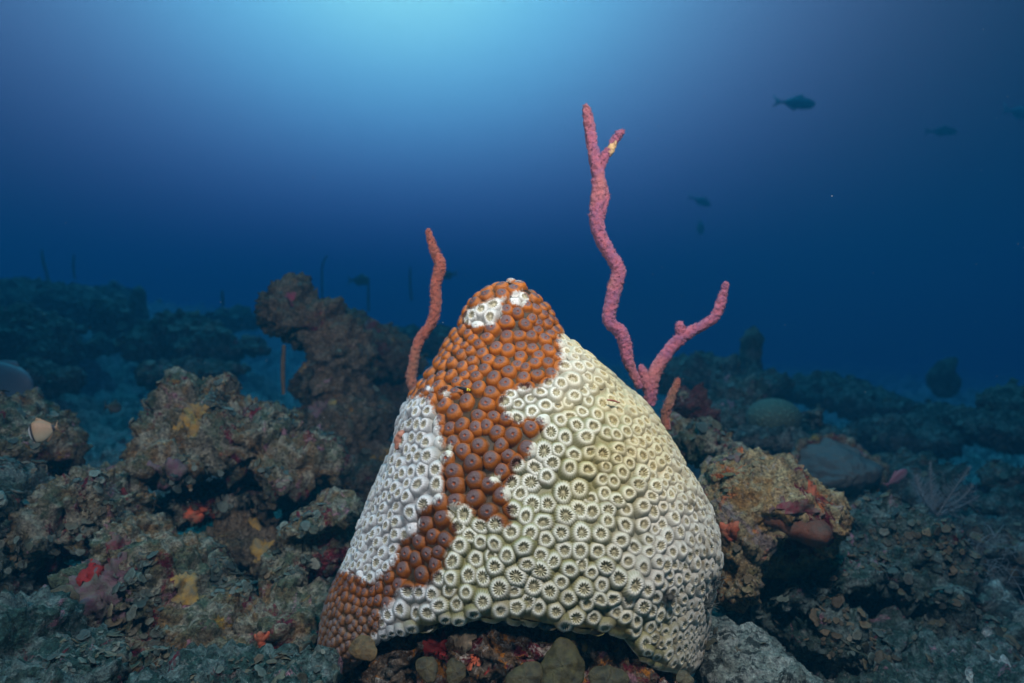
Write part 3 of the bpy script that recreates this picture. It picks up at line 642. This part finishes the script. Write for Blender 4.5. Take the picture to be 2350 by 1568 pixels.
def fuzz(V, n, size, seed):
    """tiny tubercles over a sponge skin, as small cones"""
    rg = np.random.default_rng(seed); idx = rg.integers(0, len(V) - 1, n); out, T = [], []
    for q, i in enumerate(idx):
        d = rg.normal(size=3); d /= np.linalg.norm(d); a = np.array(Vector(d).orthogonal()); a /= np.linalg.norm(a); b = np.cross(d, a); s = size * rg.uniform(.5, 1.6)
        out += [V[i] + s * d * 1.4, V[i] + s * .35 * a, V[i] + s * .35 * (-.5 * a + .87 * b), V[i] + s * .35 * (-.5 * a - .87 * b)]; k = q * 4
        T += [(k, k + 1, k + 2), (k, k + 2, k + 3), (k, k + 3, k + 1)]
    return np.array(out), np.array(T)
def pxpath(pp, Y): return [np.array(P(p[0], p[1], (p[3] if len(p) > 3 else Y))) for p in pp], [p[2] / F * (p[3] if len(p) > 3 else Y) for p in pp]
def sponge_mat(name, c1, c2, c3):
    m, t, b = new_mat(name); v = vec_of(t, 3); n = tnoise(t, v, 110, 5, .7); n2 = tnoise(t, v, 16, 3, .5)
    col = tmix(t, tstep(t, n, .35, .66), c1, c2); col = tmix(t, tstep(t, n2, .52, .72), col, c3)
    t.links.new(col, b.inputs['Base Color']); b.inputs['Roughness'].default_value = .9; b.inputs['Specular IOR Level'].default_value = .15
    b.inputs['Sheen Weight'].default_value = .35; b.inputs['Sheen Tint'].default_value = (.8, .65, .75, 1)
    tbump(t, b, [(n, .004, .8), (tnoise(t, v, 600, 3, .6), .0015, .9)]); return m
M_rose = sponge_mat('rose_sponge', (.48, .125, .155), (.26, .10, .18), (.50, .17, .13))
M_rust = sponge_mat('rust_sponge', (.46, .12, .07), (.24, .08, .05), (.20, .13, .08))
M_cream = simple_mat('bare_core', (.75, .55, .25), (.6, .35, .15))
def rope(name, label, main, branches, Y, mat, seed, group=None):
    pts, rs = pxpath(main, Y); t = thing(name, label, 'sponge', tuple(pts[0]), group)
    def piece(nm, pp, k, m=None):
        p_, r_ = pxpath(pp, Y); V, Q = tube(p_, r_, 26, 14, float(np.mean(r_)) * .22, 230, seed + k)
        o = link(nm, V, Q, m or mat, t)
        if m is None:
            fv, ft = fuzz(V, int(len(V) * .5), .0014, seed + k); me = o.data
            off = np.array(t.location); allV = np.concatenate([V, fv]) - off
            o.data = raw_mesh(nm, allV, Q + [ft + len(V)]); o.data.materials.append(mat); bpy.data.meshes.remove(me)
        return o
    piece('stem', main, 0)
    for k, b_ in enumerate(branches): piece('branch', b_, k + 1)
    return t, piece
RT, RP = rope('rope_sponge', 'tallest rose pink rope sponge rising behind the coral, forked at its tip',
    [(1470, 890, 9), (1453, 855, 10), (1440, 825, 12), (1434, 790, 14), (1424, 762, 15), (1398, 738, 14), (1402, 700, 15), (1412, 655, 16), (1419, 620, 15), (1398, 580, 15), (1378, 545, 15), (1369, 500, 16), (1373, 455, 17), (1374, 410, 15), (1368, 375, 14), (1360, 340, 12), (1354, 300, 12), (1349, 265, 11), (1345, 246, 7)],
    [[(1376, 520, 6), (1382, 490, 8), (1390, 455, 8), (1388, 430, 7), (1378, 412, 7)], [(1376, 395, 7), (1384, 370, 10), (1392, 352, 10), (1399, 345, 7)], [(1401, 341, 6), (1409, 325, 9), (1420, 310, 9), (1428, 303, 5)]], .86, M_rose, 5)
RP('bare_core', [(1394, 356, 8), (1402, 342, 9.5), (1409, 328, 8)], 9, M_cream)
rope('rope_sponge', 'right hand rose sponge branch curving up and out from the coral shoulder',
    [(1490, 930, 12), (1494, 895, 14), (1503, 855, 15), (1525, 818, 14), (1552, 785, 14), (1580, 765, 13), (1610, 748, 11), (1640, 728, 11), (1652, 700, 11), (1660, 675, 9), (1665, 652, 6)],
    [[(1490, 900, 12), (1480, 870, 12), (1472, 845, 8)], [(1565, 776, 11), (1562, 758, 12), (1560, 746, 9)]], .86, M_rose, 15)
rope('rope_sponge', 'short stubby pinkish sponge finger low on the right shoulder', [(1528, 985, 11), (1527, 950, 10), (1536, 925, 11), (1543, 905, 9), (1552, 885, 8), (1556, 874, 5)], [], .86, M_rust, 25)
rope('rope_sponge', 'thin rust red rope sponge standing alone left of the coral peak',
    [(955, 915, 10), (944, 870, 12), (948, 840, 11), (955, 800, 11), (966, 775, 11), (985, 750, 11), (996, 725, 12), (1001, 690, 12), (999, 655, 12), (1007, 625, 13), (1010, 605, 13), (998, 580, 11), (990, 555, 9), (983, 530, 6)], [], .86, M_rust, 35)

def stick(name, label, pp, Y, mat, cat='sea whip', group=None, seed=1):
    p_, r_ = pxpath(pp, Y); V, Q = tube(p_, r_, 10, 6, min(r_) * .25, 120, seed); return tag(link(name, V, Q, mat), label, cat, group)
M_whip = simple_mat('sea_whip', (.05, .055, .05), (.09, .09, .08), 90); M_tanw = simple_mat('tan_whip', (.085, .06, .04), (.05, .045, .035), 90)
stick('sea_whip', 'straight tan stick hanging below the head of the mushroom shaped pillar', [(651, 905, 4), (649, 860, 5), (650, 820, 5), (652, 795, 4)], 1.25, M_tanw)
stick('sea_whip', 'tall dark whip standing on the far reef at the left edge', [(112, 655, 3.2), (106, 625, 3), (99, 600, 2.8), (96, 574, 2)], 5.0, M_whip)
stick('sea_whip', 'short dark whip standing in the haze left of the pillar', [(512, 730, 3.5), (511, 700, 3.5), (510, 670, 3)], 4.6, M_whip)
stick('sea_whip', 'thin curved whip right beside the pillar head', [(742, 720, 2.4), (739, 670, 2.4), (740, 610, 2), (750, 588, 1.6)], 4.6, M_whip)
stick('sea_whip', 'faint thin whip directly below the fish near the coral peak', [(846, 715, 2.5), (845, 680, 2.5), (846, 650, 2)], 4.2, M_whip)
stick('sea_whip', 'faint whip at far left beside the tall dark one', [(172, 640, 2.5), (168, 610, 2.2), (170, 585, 1.8)], 5.0, M_whip)
stick('sea_whip', 'faint whip left of the thin rust red sponge', [(945, 690, 2.5), (941, 650, 2.5), (942, 615, 2)], 5.0, M_whip)

# far sponges and coral heads
def lump(name, label, cat, blobs, mat=M_far, voxel=None, amp=.03, fr=5, seed=1, leaf=0, group=None):
    Y = blobs[0][2]; return rock(name, label, cat, blobs, mat, voxel or .006 * Y, amp, fr, seed, leaf, .011 * Y * .7, fine=.5, group=group)
lump('barrel_sponge', 'dark upright sponge shaped like a loaf, standing right of the rose sponges', 'sponge', [(1728, 795, 2.6, 24, 48, .06), (1722, 840, 2.6, 30, 40, .07)], seed=81, amp=.012)
lump('barrel_sponge', 'dark upright vase sponge on the far left reef', 'sponge', [(318, 690, 3.4, 20, 36, .06), (322, 720, 3.4, 22, 24, .06)], seed=82, amp=.012)
lump('barrel_sponge', 'faint tall sponge in the haze toward the right edge', 'sponge', [(2165, 875, 3.4, 34, 48, .09), (2185, 840, 3.4, 14, 24, .05)], seed=83, amp=.02)
lump('coral_head', 'dark coral bank just right of the rose sponges and the stubby finger', 'coral', [(1620, 850, 2.6, 80, 45, .2), (1700, 890, 2.5, 110, 45, .2), (1560, 870, 2.6, 60, 40, .18)], seed=84, leaf=350)
lump('coral_head', 'flat topped dark coral heads at the left edge, edged in pale plates', 'coral', [(60, 760, 2.4, 110, 55, .22), (120, 810, 2.3, 55, 60, .15), (20, 800, 2.3, 90, 70, .2)], M_teal, seed=85, leaf=500)
lump('coral_head', 'rounded dark coral hump in the middle of the left reef', 'coral', [(425, 770, 2.7, 85, 58, .2), (470, 800, 2.6, 70, 45, .18), (360, 800, 2.6, 60, 40, .18)], M_teal, seed=86, leaf=450)
lump('coral_head', 'broken coral ridge below the tall whip', 'coral', [(150, 700, 3.6, 130, 45, .3), (60, 690, 3.8, 100, 45, .3), (240, 720, 3.4, 60, 36, .2)], seed=87, leaf=350)
lump('coral_head', 'small coral hump between the vase sponge and the broken ridge', 'coral', [(262, 735, 3.0, 40, 40, .12)], seed=88, leaf=80)
lump('coral_head', 'dark rock in the channel below the flat topped heads', 'coral', [(110, 870, 1.9, 60, 34, .12), (60, 890, 1.9, 80, 30, .12)], seed=89, leaf=90)
lump('coral_head', 'low coral bank in the haze behind the ball shaped coral', 'coral', [(1900, 900, 3.0, 110, 34, .25), (1990, 930, 2.8, 90, 36, .22)], seed=90, leaf=220)
lump('coral_head', 'dark plate like heads midway to the right edge', 'coral', [(2080, 1000, 2.2, 100, 34, .2), (2170, 970, 2.3, 70, 36, .18)], seed=91, leaf=260)
lump('coral_head', 'dim coral outcrop cut by the right edge above the feathery plume', 'coral', [(2310, 990, 2.0, 90, 44, .2), (2350, 940, 2.1, 70, 36, .16)], seed=92, leaf=260)
lump('coral_head', 'knobbly dark rock behind the broad plate coral rim', 'coral', [(2110, 1080, 1.6, 80, 40, .12), (2130, 1120, 1.5, 60, 40, .1)], M_teal, seed=93, leaf=260)
lump('coral_head', 'rounded pair of heads left of the broad plate coral', 'coral', [(1855, 960, 1.7, 26, 30, .08), (1910, 1000, 1.8, 60, 26, .1)], seed=94, leaf=90)
lump('coral_head', 'dark bank behind the stem of the lowest rust sponge', 'coral', [(1010, 790, 3.2, 70, 30, .2), (930, 770, 3.4, 60, 24, .2)], seed=95, leaf=160)
lump('coral_head', 'small knobbly head in the pale channel, midway between butterflyfish and vase sponge', 'coral', [(235, 800, 2.7, 34, 22, .09)], M_teal, seed=101, leaf=60)
lump('coral_head', 'broad low head in the channel directly above the hump with the yellow patch', 'coral', [(420, 858, 2.0, 90, 22, .12), (520, 850, 2.1, 60, 24, .1)], M_teal, seed=102, leaf=140)
lump('coral_head', 'far hazy mound between the dark hump and the pillar head', 'coral', [(545, 735, 4.2, 60, 24, .3)], seed=103, leaf=80)
lump('coral_head', 'far hazy mound just left of the vase sponge', 'coral', [(262, 690, 4.6, 46, 30, .3)], seed=104, leaf=80)
lump('coral_head', 'low dark head left of the pillar foot', 'coral', [(560, 800, 2.6, 55, 26, .15)], seed=96, leaf=90)
lump('coral_head', 'rocks in shade at the right edge, right of the feathery plume', 'coral', [(2330, 1110, 1.5, 60, 60, .12), (2300, 1170, 1.4, 60, 30, .1)], M_teal, seed=97, leaf=260)

# ================================================================== SEABED
def seabed():
    ang = np.concatenate([np.linspace(-180, -50, 50, endpoint=False), np.linspace(-50, 50, 900), np.linspace(50, 180, 50, endpoint=False)[1:]])
    ang = np.radians(ang); r = np.geomspace(.12, 60, 620); rr, aa = np.meshgrid(r, ang, indexing='ij')
    x = rr * np.sin(aa); y = rr * np.cos(aa)
    xl = np.clip(-x, 0, None); z = -.385 + 1.0 * (1 - np.exp(-(.07 * xl ** 2))) - .05 * np.clip(x, 0, 9) ** .9 * (x > 0)
    z = z - .06 * sstep(rr, 1.2, 2.5) + .04 * sstep(rr, 5, 9)
    p = np.stack([x, y, np.zeros_like(x)], -1).reshape(-1, 3); k = sstep(rr, .6, 1.6).ravel(); far = sstep(rr, 2.2, 5).ravel()
    h = .04 * fbm(p * 2.2, 2) * k + .045 * billow(p * 6, 5, .6) * (.25 + .75 * k) + .006 * fbm(p * 55, 3, .65) + far * .16 * billow(p * 1.3 + 4, 3, .5) + far * .07 * np.abs(noise(p * 5))
    V = np.stack([x.ravel(), y.ravel(), z.ravel() + h], 1); n = len(ang)
    V = np.concatenate([V, [[0, 0, -.39]]]); j = np.arange(n); tri = np.stack([np.full(n, len(V) - 1), (j + 1) % n, j], 1)
    o = link('seabed', V, [grid_quads(len(r), n)[:, ::-1][:, [0, 1, 2, 3]], tri], M_sea, origin=(0, 0, -.39)); o['kind'] = 'structure'
    return V, grid_quads(len(r), n)
seabed_V, seabed_Q = seabed()
# rubble and leafy growth strewn on the seabed
def rubble():
    m = (seabed_V[:, 1] > .5) & (np.abs(seabed_V[:, 0]) < seabed_V[:, 1] * .9) & (seabed_V[:, 1] < 5.5)
    V = seabed_V[m]; rg = np.random.default_rng(3); d = V[:, 1]; pr_ = d ** .2; idx = rg.choice(len(V), 9000, p=pr_ / pr_.sum())
    Nn = np.tile([0, 0, 1.], (len(V), 1)); outV, outQ, outT, outC, b0 = [], [], [], [], 0
    for band, (lo, hi, n, s) in enumerate(((.5, 1.3, 1500, .011), (1.3, 2.4, 2300, .020), (2.4, 5.5, 2600, .036))):
        mm_ = (d > lo) & (d < hi); v_, q_, c_ = plates(V[mm_], None, Nn[mm_], n, s, 70 + band, [c * 2.0 for c in LEAF] + [np.array((.34, .37, .34)), np.array((.07, .08, .07))], -1)
        outV.append(v_); outQ.append(q_[0] + b0); outT.append(q_[1] + b0); outC.append(c_); b0 += len(v_)
    o = link('ground_cover', np.concatenate(outV), [np.concatenate(outQ), np.concatenate(outT)], M_algae, None, np.concatenate(outC), origin=(0, 1, -.4))
    tag(o, 'leafy algae and coral rubble covering the seabed all round', 'algae', kind='stuff')
rubble()

# ================================================================== FISH
def fish(label, u, v, Y, lpx, hfac, tailpx, col, belly, yaw=0, pitch=0, flip=1, cat='fish', bands=(), fork=.6, group=None, name='fish', dorsal=.25):
    Lm = lpx / F * Y; c = P(u, v, Y); root = thing(name, label, cat, c, group)
    n, seg = 22, 20; s = np.linspace(0, 1, n); prof_ = np.sin(np.pi * s ** .72) ** .75 * (1 - .12 * s); prof_ = np.maximum(prof_, .10 * (s > .5) + .02)
    th = np.linspace(0, 2 * np.pi, seg, endpoint=False); R = Matrix.Rotation(math.radians(yaw), 3, 'Z') @ Matrix.Rotation(math.radians(pitch), 3, 'Y')
    Rn = np.array(R)
    def place(V): V = np.array(V, float); V[:, 0] *= flip; return V @ Rn.T + np.array(c)
    def fx(q): return q[:, ::-1] if flip < 0 else q
    x = (.5 - s) * Lm; hh = prof_ * Lm * hfac / 2; V = np.stack([np.repeat(x, seg), (np.outer(hh * .42, np.cos(th))).ravel(), np.outer(hh, np.sin(th)).ravel()], 1)
    V = np.concatenate([V, [[.505 * Lm, 0, 0]], [[-.505 * Lm, 0, 0]]]); zz = V[:, 2] / (Lm * hfac / 2)
    f = sstep(zz, -.6, .5)[:, None]; C = np.array(belly) * (1 - f) + np.array(col) * f
    for lo, hi_, bcx in bands:
        sx = .5 - V[:, 0] / Lm; m = (sx > lo) & (sx < hi_); C[m] = bcx
    k = np.arange(seg); T1 = np.stack([np.full(seg, n * seg), (k + 1) % seg, k], 1); l = (n - 1) * seg; T2 = np.stack([np.full(seg, n * seg + 1), l + k, l + (k + 1) % seg], 1)
    link('body', place(V), [fx(grid_quads(n, seg)), fx(T1), fx(T2)], M_fish, root, C)
    def fin(nm, outl, cc, th_=.004):
        a = np.array([(p[0] * Lm, -th_ * Lm, p[1] * Lm) for p in outl]); b_ = a.copy(); b_[:, 1] = th_ * Lm; m_ = len(a); ce = a.mean(0)
        V = np.concatenate([a, b_, [ce - (0, th_ * Lm, 0)], [ce + (0, th_ * Lm, 0)]]); k = np.arange(m_); k2 = (k + 1) % m_
        link(nm, place(V), [np.stack([k, k2, k2 + m_, k + m_], 1), np.concatenate([np.stack([np.full(m_, 2 * m_), k2, k], 1), np.stack([np.full(m_, 2 * m_ + 1), k + m_, k2 + m_], 1)])], M_fish, root, np.tile(cc, (len(V), 1)), smooth=False)
    tl = tailpx / lpx; fh = hfac * fork
    fin('tail_fin', [(-.47, .03), (-.47 - tl * .5, fh * .45), (-.47 - tl, fh), (-.47 - tl * .62, fh * .2), (-.47 - tl * .45, 0), (-.47 - tl * .62, -fh * .2), (-.47 - tl, -fh), (-.47 - tl * .5, -fh * .45), (-.47, -.03)], col)
    fin('dorsal_fin', [(.20, hfac * .42), (.08, hfac * (.5 + dorsal)), (-.05, hfac * (.46 + dorsal * .5)), (-.35, hfac * .24), (-.40, hfac * .10), (0, hfac * .3)], col)
    fin('anal_fin', [(-.02, -hfac * .42), (-.10, -hfac * (.46 + dorsal * .8)), (-.34, -hfac * .24), (-.40, -hfac * .08), (-.1, -hfac * .3)], col)
    e = np.array([(.36 * Lm, s_ * hh.max() * .25, hfac * Lm * .09) for s_ in (-1, 1)])
    for ce in e:
        ev, eq = tube([ce - (0, .004 * Lm, 0), ce + (0, .004 * Lm, 0)], [.022 * Lm, .022 * Lm], 10, 1); link('eye', place(ev), eq, M_fish, root, np.tile([.01, .01, .01], (len(ev), 1)))
    return root
DK = (.40, .46, .50); G = 'fish in the open water'
fish('large dark jack swimming right, highest of the fish in open water', 1832, 237, 6.4, 80, .36, 24, DK, (.08, .10, .12), group=G, pitch=4)
fish('slim pale jack swimming right, below and right of the largest one', 2166, 302, 7.4, 62, .32, 18, (.05, .07, .09), (.16, .2, .24), group=G)
fish('dark fish half cut off by the right edge', 2346, 260, 6.8, 62, .45, 18, DK, DK, group=G, pitch=12)
fish('faint fish nosing down, upper of the two right of the tall sponge', 1611, 463, 8.2, 44, .40, 14, DK, DK, group=G, pitch=22)
fish('faint rounded fish, lower of the two right of the tall sponge', 1607, 524, 8.2, 34, .85, 6, DK, DK, group=G, yaw=50, pitch=-20)
fish('dark fish swimming right, between the pillar and the thin rust sponge', 828, 644, 4.2, 42, .55, 12, (.04, .05, .06), (.05, .06, .07), group=G)
fish('dark fish half hidden behind the thin rust sponge', 1026, 632, 4.4, 34, .55, 9, (.04, .05, .06), (.05, .06, .07), group=G, flip=-1, pitch=-10)
fish('tiny dark fish just over the reef at left', 366, 690, 4.5, 12, .7, 4, DK, DK, group=G)
# near fish
fish('pale cream butterflyfish with dark eye and tail bands near the left edge', 97, 989, .86, 56, .98, 9, (.32, .20, .11), (.36, .32, .22), flip=-1, name='butterflyfish', bands=((.12, .20, (.02, .02, .02)), (0, .12, (.5, .52, .5)), (.86, 1.0, (.015, .015, .02))), fork=.3, dorsal=.10, pitch=-14, yaw=15)
fish('large grey fish entering at the left edge above the algae covered rock', 6, 868, 1.5, 150, .56, 30, (.16, .19, .22), (.24, .27, .30), flip=1, pitch=26, dorsal=.08)
fish('small dark fish seen head on over the hollow on the left', 262, 935, 1.3, 44, .6, 10, (.04, .05, .03), (.10, .11, .10), yaw=78, pitch=10)
fish('small rosy fish beside the rim of the broad plate coral', 2060, 1095, 1.22, 54, .42, 12, (.16, .07, .10), (.20, .15, .18), pitch=-38, dorsal=.2)
# cleaner goby lying on the brown band
gh, gn = ray(TREE_CORAL, 1066, 893)
gy = gh.y - .010
fish('tiny black cleaner goby with a yellow head resting on the brown polyps', 1063, 892, gy, 36, .22, 5, (.012, .012, .012), (.03, .02, .01), pitch=14, name='goby', bands=((0, .10, (.75, .62, .03)), (.17, .24, (.75, .62, .03))), fork=.5, dorsal=.1)

# ================================================================== SMALL LIFE
def on_coral(u, v, off=.004):
    h, n = ray(TREE_CORAL, u, v); return np.array(h) + np.array(n if n.dot(Vector((0, -1, 0))) > 0 else -n) * off
c0 = on_coral(926, 1012, .004)
bv, bp = remesh_blobs([(c0, (.0062, .006, .0105), (0, 8, 0)), (c0 + np.array([.001, -.003, .006]), (.0045, .004, .004), (0, 0, 0)), (c0 + np.array([-.001, -.003, -.006]), (.0045, .004, .0045), (0, 0, 0))], .0011)
bn = normals(bv, bp); bv = bv + bn * (fbm(bv * 160, 3) * .0015)[:, None]
tag(link('barnacle', bv, bp, simple_mat('barnacle_shell', (.45, .20, .13), (.30, .12, .07), 200, .6, .001)), 'pinkish brown barnacle lodged in the white left flank of the coral', 'barnacle')
# dark tufted worm crown
wc_ = on_coral(1530, 1366, .003); t = thing('tube_worm', 'dark striped worm crown set in the lower right of the white polyps', 'worm', wc_)
V, Q = tube([wc_ - (0, -.006, 0), wc_ + (0, -.004, 0)], [.0035, .003], 14, 2); link('tube', V, Q, simple_mat('worm_tube', (.10, .09, .07), (.05, .05, .04), 300), t)
for k in range(22):
    a = k / 22 * 6.28; d = np.array([math.cos(a), -.55, math.sin(a)]); V, Q = tube([wc_ + (0, -.003, 0), wc_ + d * .0045 + (0, -.001, 0), wc_ + d * .0085], [.0006, .0005, .0002], 5, 3)
    link('tentacle', V, Q, simple_mat('worm_tentacle', (.05, .045, .03), (.18, .17, .14), 600) if k == 0 else bpy.data.materials['worm_tentacle'], t)
# red twig
a_, b2 = on_coral(1383, 929, .0085), on_coral(1412, 934, .0085)
V, Q = tube([a_, (a_ + b2) / 2 + (0, -.001, .0006), b2], [.0007, .0011, .0006], 8, 6, .0003, 900); tag(link('debris_twig', V, Q, simple_mat('red_twig', (.45, .10, .06), (.35, .12, .08), 300)), 'tiny reddish twig lying on the cream polyps', 'debris')
# tufts at the right foot of the coral
def tuft(name, label, c, n, ln, r, mat, spread=(1, .6, 1), seed=1, cat='algae', droop=0):
    rg = np.random.default_rng(seed); Vs, Qs, Ts, b0 = [], [], [], 0; c = np.array(c)
    for k in range(n):
        d = rg.normal(size=3) * np.array(spread); d[2] = abs(d[2]) * (1 if droop == 0 else .6); d /= np.linalg.norm(d); l = ln * rg.uniform(.5, 1.2); s = c + rg.normal(0, ln * .18, 3)
        w_ = rg.normal(0, ln * .08, (3, 3)); V, Q = tube([s, s + d * l * .4 + w_[0], s + d * l * .75 + w_[1] - (0, 0, droop * l * .2), s + d * l + w_[2] - (0, 0, droop * l * .6)], [r, r * .8, r * .6, r * .3], 5, 3)
        Vs.append(V); Qs.append(Q[0] + b0); Ts.append(Q[1] + b0); b0 += len(V)
    return tag(link(name, np.concatenate(Vs), [np.concatenate(Qs), np.concatenate(Ts)], mat), label, cat)
M_tuft = simple_mat('tuft', (.16, .17, .15), (.10, .11, .09), 200); M_feath = simple_mat('feather', (.16, .20, .22), (.22, .27, .28), 200)
tuft('algae_tuft', 'pale bushy tuft at the upper right foot of the coral', P(1632, 1345, .70), 60, .016, .0005, M_tuft, seed=2)
tuft('algae_tuft', 'small bushy tuft lower down by the right foot of the coral', P(1622, 1388, .69), 50, .014, .0005, M_tuft, seed=3)
# round leafy blades at the bottom, individually visible
def blade(label, u, v, Y, rpx, col, seed, tiltv=(0, -.75, .75), own=None):
    V0 = np.array([P(u, v, Y)]); nn = np.array([tiltv]) / np.linalg.norm(tiltv); s = rpx / F * Y; nr, nc = 12, 48
    th = np.linspace(0, 2 * np.pi, nc, endpoint=False); r = np.linspace(.03, 1, nr); rr, tt = np.meshgrid(r, th, indexing='ij')
    t1 = np.array([1, 0, 0.]); t2 = np.cross(nn[0], t1); lob_ = 1 + .13 * np.cos(2 * tt + seed) + .09 * np.cos(3 * tt + seed * 2) + .04 * np.cos(5 * tt + seed * 3) + .025 * np.cos(9 * tt + seed)
    q = (rr * lob_ * s); V = V0 + q.reshape(-1, 1) * (np.cos(tt).reshape(-1, 1) * t1 + np.sin(tt).reshape(-1, 1) * t2)
    V = V + nn * (s * (-.22 * rr ** 2 + .06 * rr * np.cos(5 * tt + seed)).reshape(-1, 1)) + nn * (fbm(V * 80, 3) * s * .07)[:, None]
    back = V - nn * .0018; n = len(V); l = (nr - 1) * nc; k = np.arange(nc); g = grid_quads(nr, nc)
    band = (.85 + .12 * np.cos(rr * 11 + noise(V * 60).reshape(rr.shape) * 2) + .5 * fbm(V * 120, 3).reshape(rr.shape)) * (1 + .25 * (rr > .93)); C = np.array(col) * band.reshape(-1, 1)
    o = link('algae_blade', np.concatenate([V, back]), [g, g[:, ::-1] + n, np.stack([l + k, l + (k + 1) % nc, l + (k + 1) % nc + n, l + k + n], 1)], M_algae, own or U0[0], np.concatenate([C, C])); o['label'] = label; return o
OL = (.060, .042, .014)
blade('round olive brown algae blade tucked under the brown left foot of the coral', 833, 1485, 0.607, 30, (.10, .06, .02), 1)
blade('small round algae blade under the deep red crust, left one', 980, 1532, 0.582, 27, OL, 2)
blade('small round algae blade under the deep red crust, right one', 1045, 1540, 0.580, 26, OL, 3)
blade('broadest round algae blade at the bottom edge below the coral', 1290, 1530, 0.582, 58, (.052, .042, .012), 4)
blade('rounded algae blade left below the broadest one', 1205, 1556, 0.572, 40, (.058, .045, .016), 5)
blade('algae blade right below the broadest one', 1395, 1560, 0.582, 40, (.052, .042, .016), 6)
blade('smallest pale blade at the right foot near the pale rock', 1722 - 150, 1555, 0.602, 18, (.10, .08, .04), 7)
blade('wide dark blade on the purple crust of the lower left slab', 140, 1385, .72, 40, (.06, .055, .03), 8, (.2, -1, .3), SLA[0])
# orange finger sponge at left foot
pp, rr_ = pxpath([(610, 1515, 5), (604, 1495, 6), (600, 1475, 8), (597, 1458, 9)], .74); t = thing('finger_sponge', 'small vivid orange finger sponge at the bottom left of the coral', 'sponge', tuple(pp[0]))
V, Q = tube(pp, rr_, 14, 8, .0008, 300); link('stem', V, Q, M_ora, t)
for q in ([(600, 1475, 5), (590, 1465, 5), (586, 1458, 3)], [(600, 1472, 5), (612, 1460, 5), (616, 1452, 3)]):
    p_, r_ = pxpath(q, .74); V, Q = tube(p_, r_, 12, 6, .0006, 300, 3); link('branch', V, Q, M_ora, t)
# feathery sea plume and whips of hydroids at the right
def plume(label, u, v, Y, hpx, n, seed, lean):
    rg = np.random.default_rng(seed); root = thing('sea_plume', label, 'sea plume', P(u, v, Y)); s = hpx / F * Y; c = np.array(P(u, v, Y))
    for k in range(n):
        a = lean + (k - (n - 1) / 2) * .42 + rg.normal(0, .05); d = np.array([math.sin(a), rg.normal(0, .25), math.cos(a)])
        tip = c + d * s * rg.uniform(.7, 1.05); mid = c + d * s * .5 + (rg.normal(0, s * .05), 0, rg.normal(0, s * .04))
        Vs, Qs, Ts, b0 = [], [], [], 0
        def add(p, r, sg=5, sb=3):
            nonlocal b0
            V, Q = tube(p, r, sg, sb); Vs.append(V); Qs.append(Q[0] + b0); Ts.append(Q[1] + b0); b0 += len(V)
        add([c, mid, tip], [.0016 * Y, .0012 * Y, .0006 * Y], 6, 6)
        for j in range(18):
            f = .15 + .85 * j / 18; q = (1 - f) ** 2 * c + 2 * f * (1 - f) * (2 * mid - .5 * c - .5 * tip) + f * f * tip
            for sg_ in (-1, 1):
                side = np.array([math.cos(a) * sg_, rg.normal(0, .3), -math.sin(a) * sg_ + .55]); side /= np.linalg.norm(side); l = s * .24 * (1.1 - f) * rg.uniform(.7, 1.2)
                add([q, q + side * l * .5, q + side * l + (0, 0, l * .2)], [.0009 * Y, .0007 * Y, .0003 * Y], 4, 2)
        link('frond', np.concatenate(Vs), [np.concatenate(Qs), np.concatenate(Ts)], M_feath, root)
plume('feathery blue grey sea plume spreading near the right edge', 2150, 1185, 1.25, 130, 6, 3, .1)
tuft('hydroid', 'fine pale hairs arching out at the right edge below the plume', P(2290, 1330, 1.0), 22, .085, .00045, M_feath, (1.2, .3, .5), 5, 'hydroid', .8)
tuft('hydroid', 'wispy hairs curling at the right edge, above the other hairs', P(2300, 1255, 1.05), 14, .07, .00045, M_feath, (1.2, .3, .5), 6, 'hydroid', .6)

# drifting particles in the water
def snow():
    rg = np.random.default_rng(9); Vs, Ts = [], []
    o8 = np.array([(1, 0, 0), (-1, 0, 0), (0, 1, 0), (0, -1, 0), (0, 0, 1), (0, 0, -1)], float); f8 = np.array([(0, 2, 4), (2, 1, 4), (1, 3, 4), (3, 0, 4), (2, 0, 5), (1, 2, 5), (3, 1, 5), (0, 3, 5)])
    for k in range(420):
        Y = rg.uniform(.45, 2.6); p = np.array(P(rg.uniform(-200, 2550), rg.uniform(-100, 1500), Y)); s = rg.uniform(.0002, .0006) * (Y ** .6)
        Vs.append(p + o8 * s * rg.uniform(.6, 1.5, 3)); Ts.append(f8 + k * 6)
    o = link('marine_snow', np.concatenate(Vs), [np.concatenate(Ts)], simple_mat('marine_snow', (.45, .45, .42), (.35, .36, .36), 10), origin=(0, 1, 0)); tag(o, 'fine pale specks drifting in the water', 'particles', kind='stuff')
snow()

# ================================================================== THE WATER ITSELF (haze)
x0, x1, y0, y1, z0, z1 = -62, 62, -62, 62, -2.6, 2.6
V = np.array([(x, y, z) for x in (x0, x1) for y in (y0, y1) for z in (z0, z1)], float)
Q = np.array([(0, 1, 3, 2), (4, 6, 7, 5), (0, 4, 5, 1), (2, 3, 7, 6), (0, 2, 6, 4), (1, 5, 7, 3)])
hm = bpy.data.materials.new('water_haze'); hm.use_nodes = True; t = hm.node_tree; t.nodes.clear()
pv = t.nodes.new('ShaderNodeVolumePrincipled'); oo = t.nodes.new('ShaderNodeOutputMaterial'); t.links.new(pv.outputs[0], oo.inputs['Volume'])
pv.inputs['Color'].default_value = (.003, .026, .042, 1); pv.inputs['Density'].default_value = 1.3; pv.inputs['Anisotropy'].default_value = .3
pv.inputs['Absorption Color'].default_value = (.70, .75, .87, 1)
hz = link('haze', V, [Q], hm, smooth=False, origin=(0, 6, -2.6)); hz['kind'] = 'stuff'; hz['label'] = 'blue water filling the whole view'; hz['category'] = 'water'
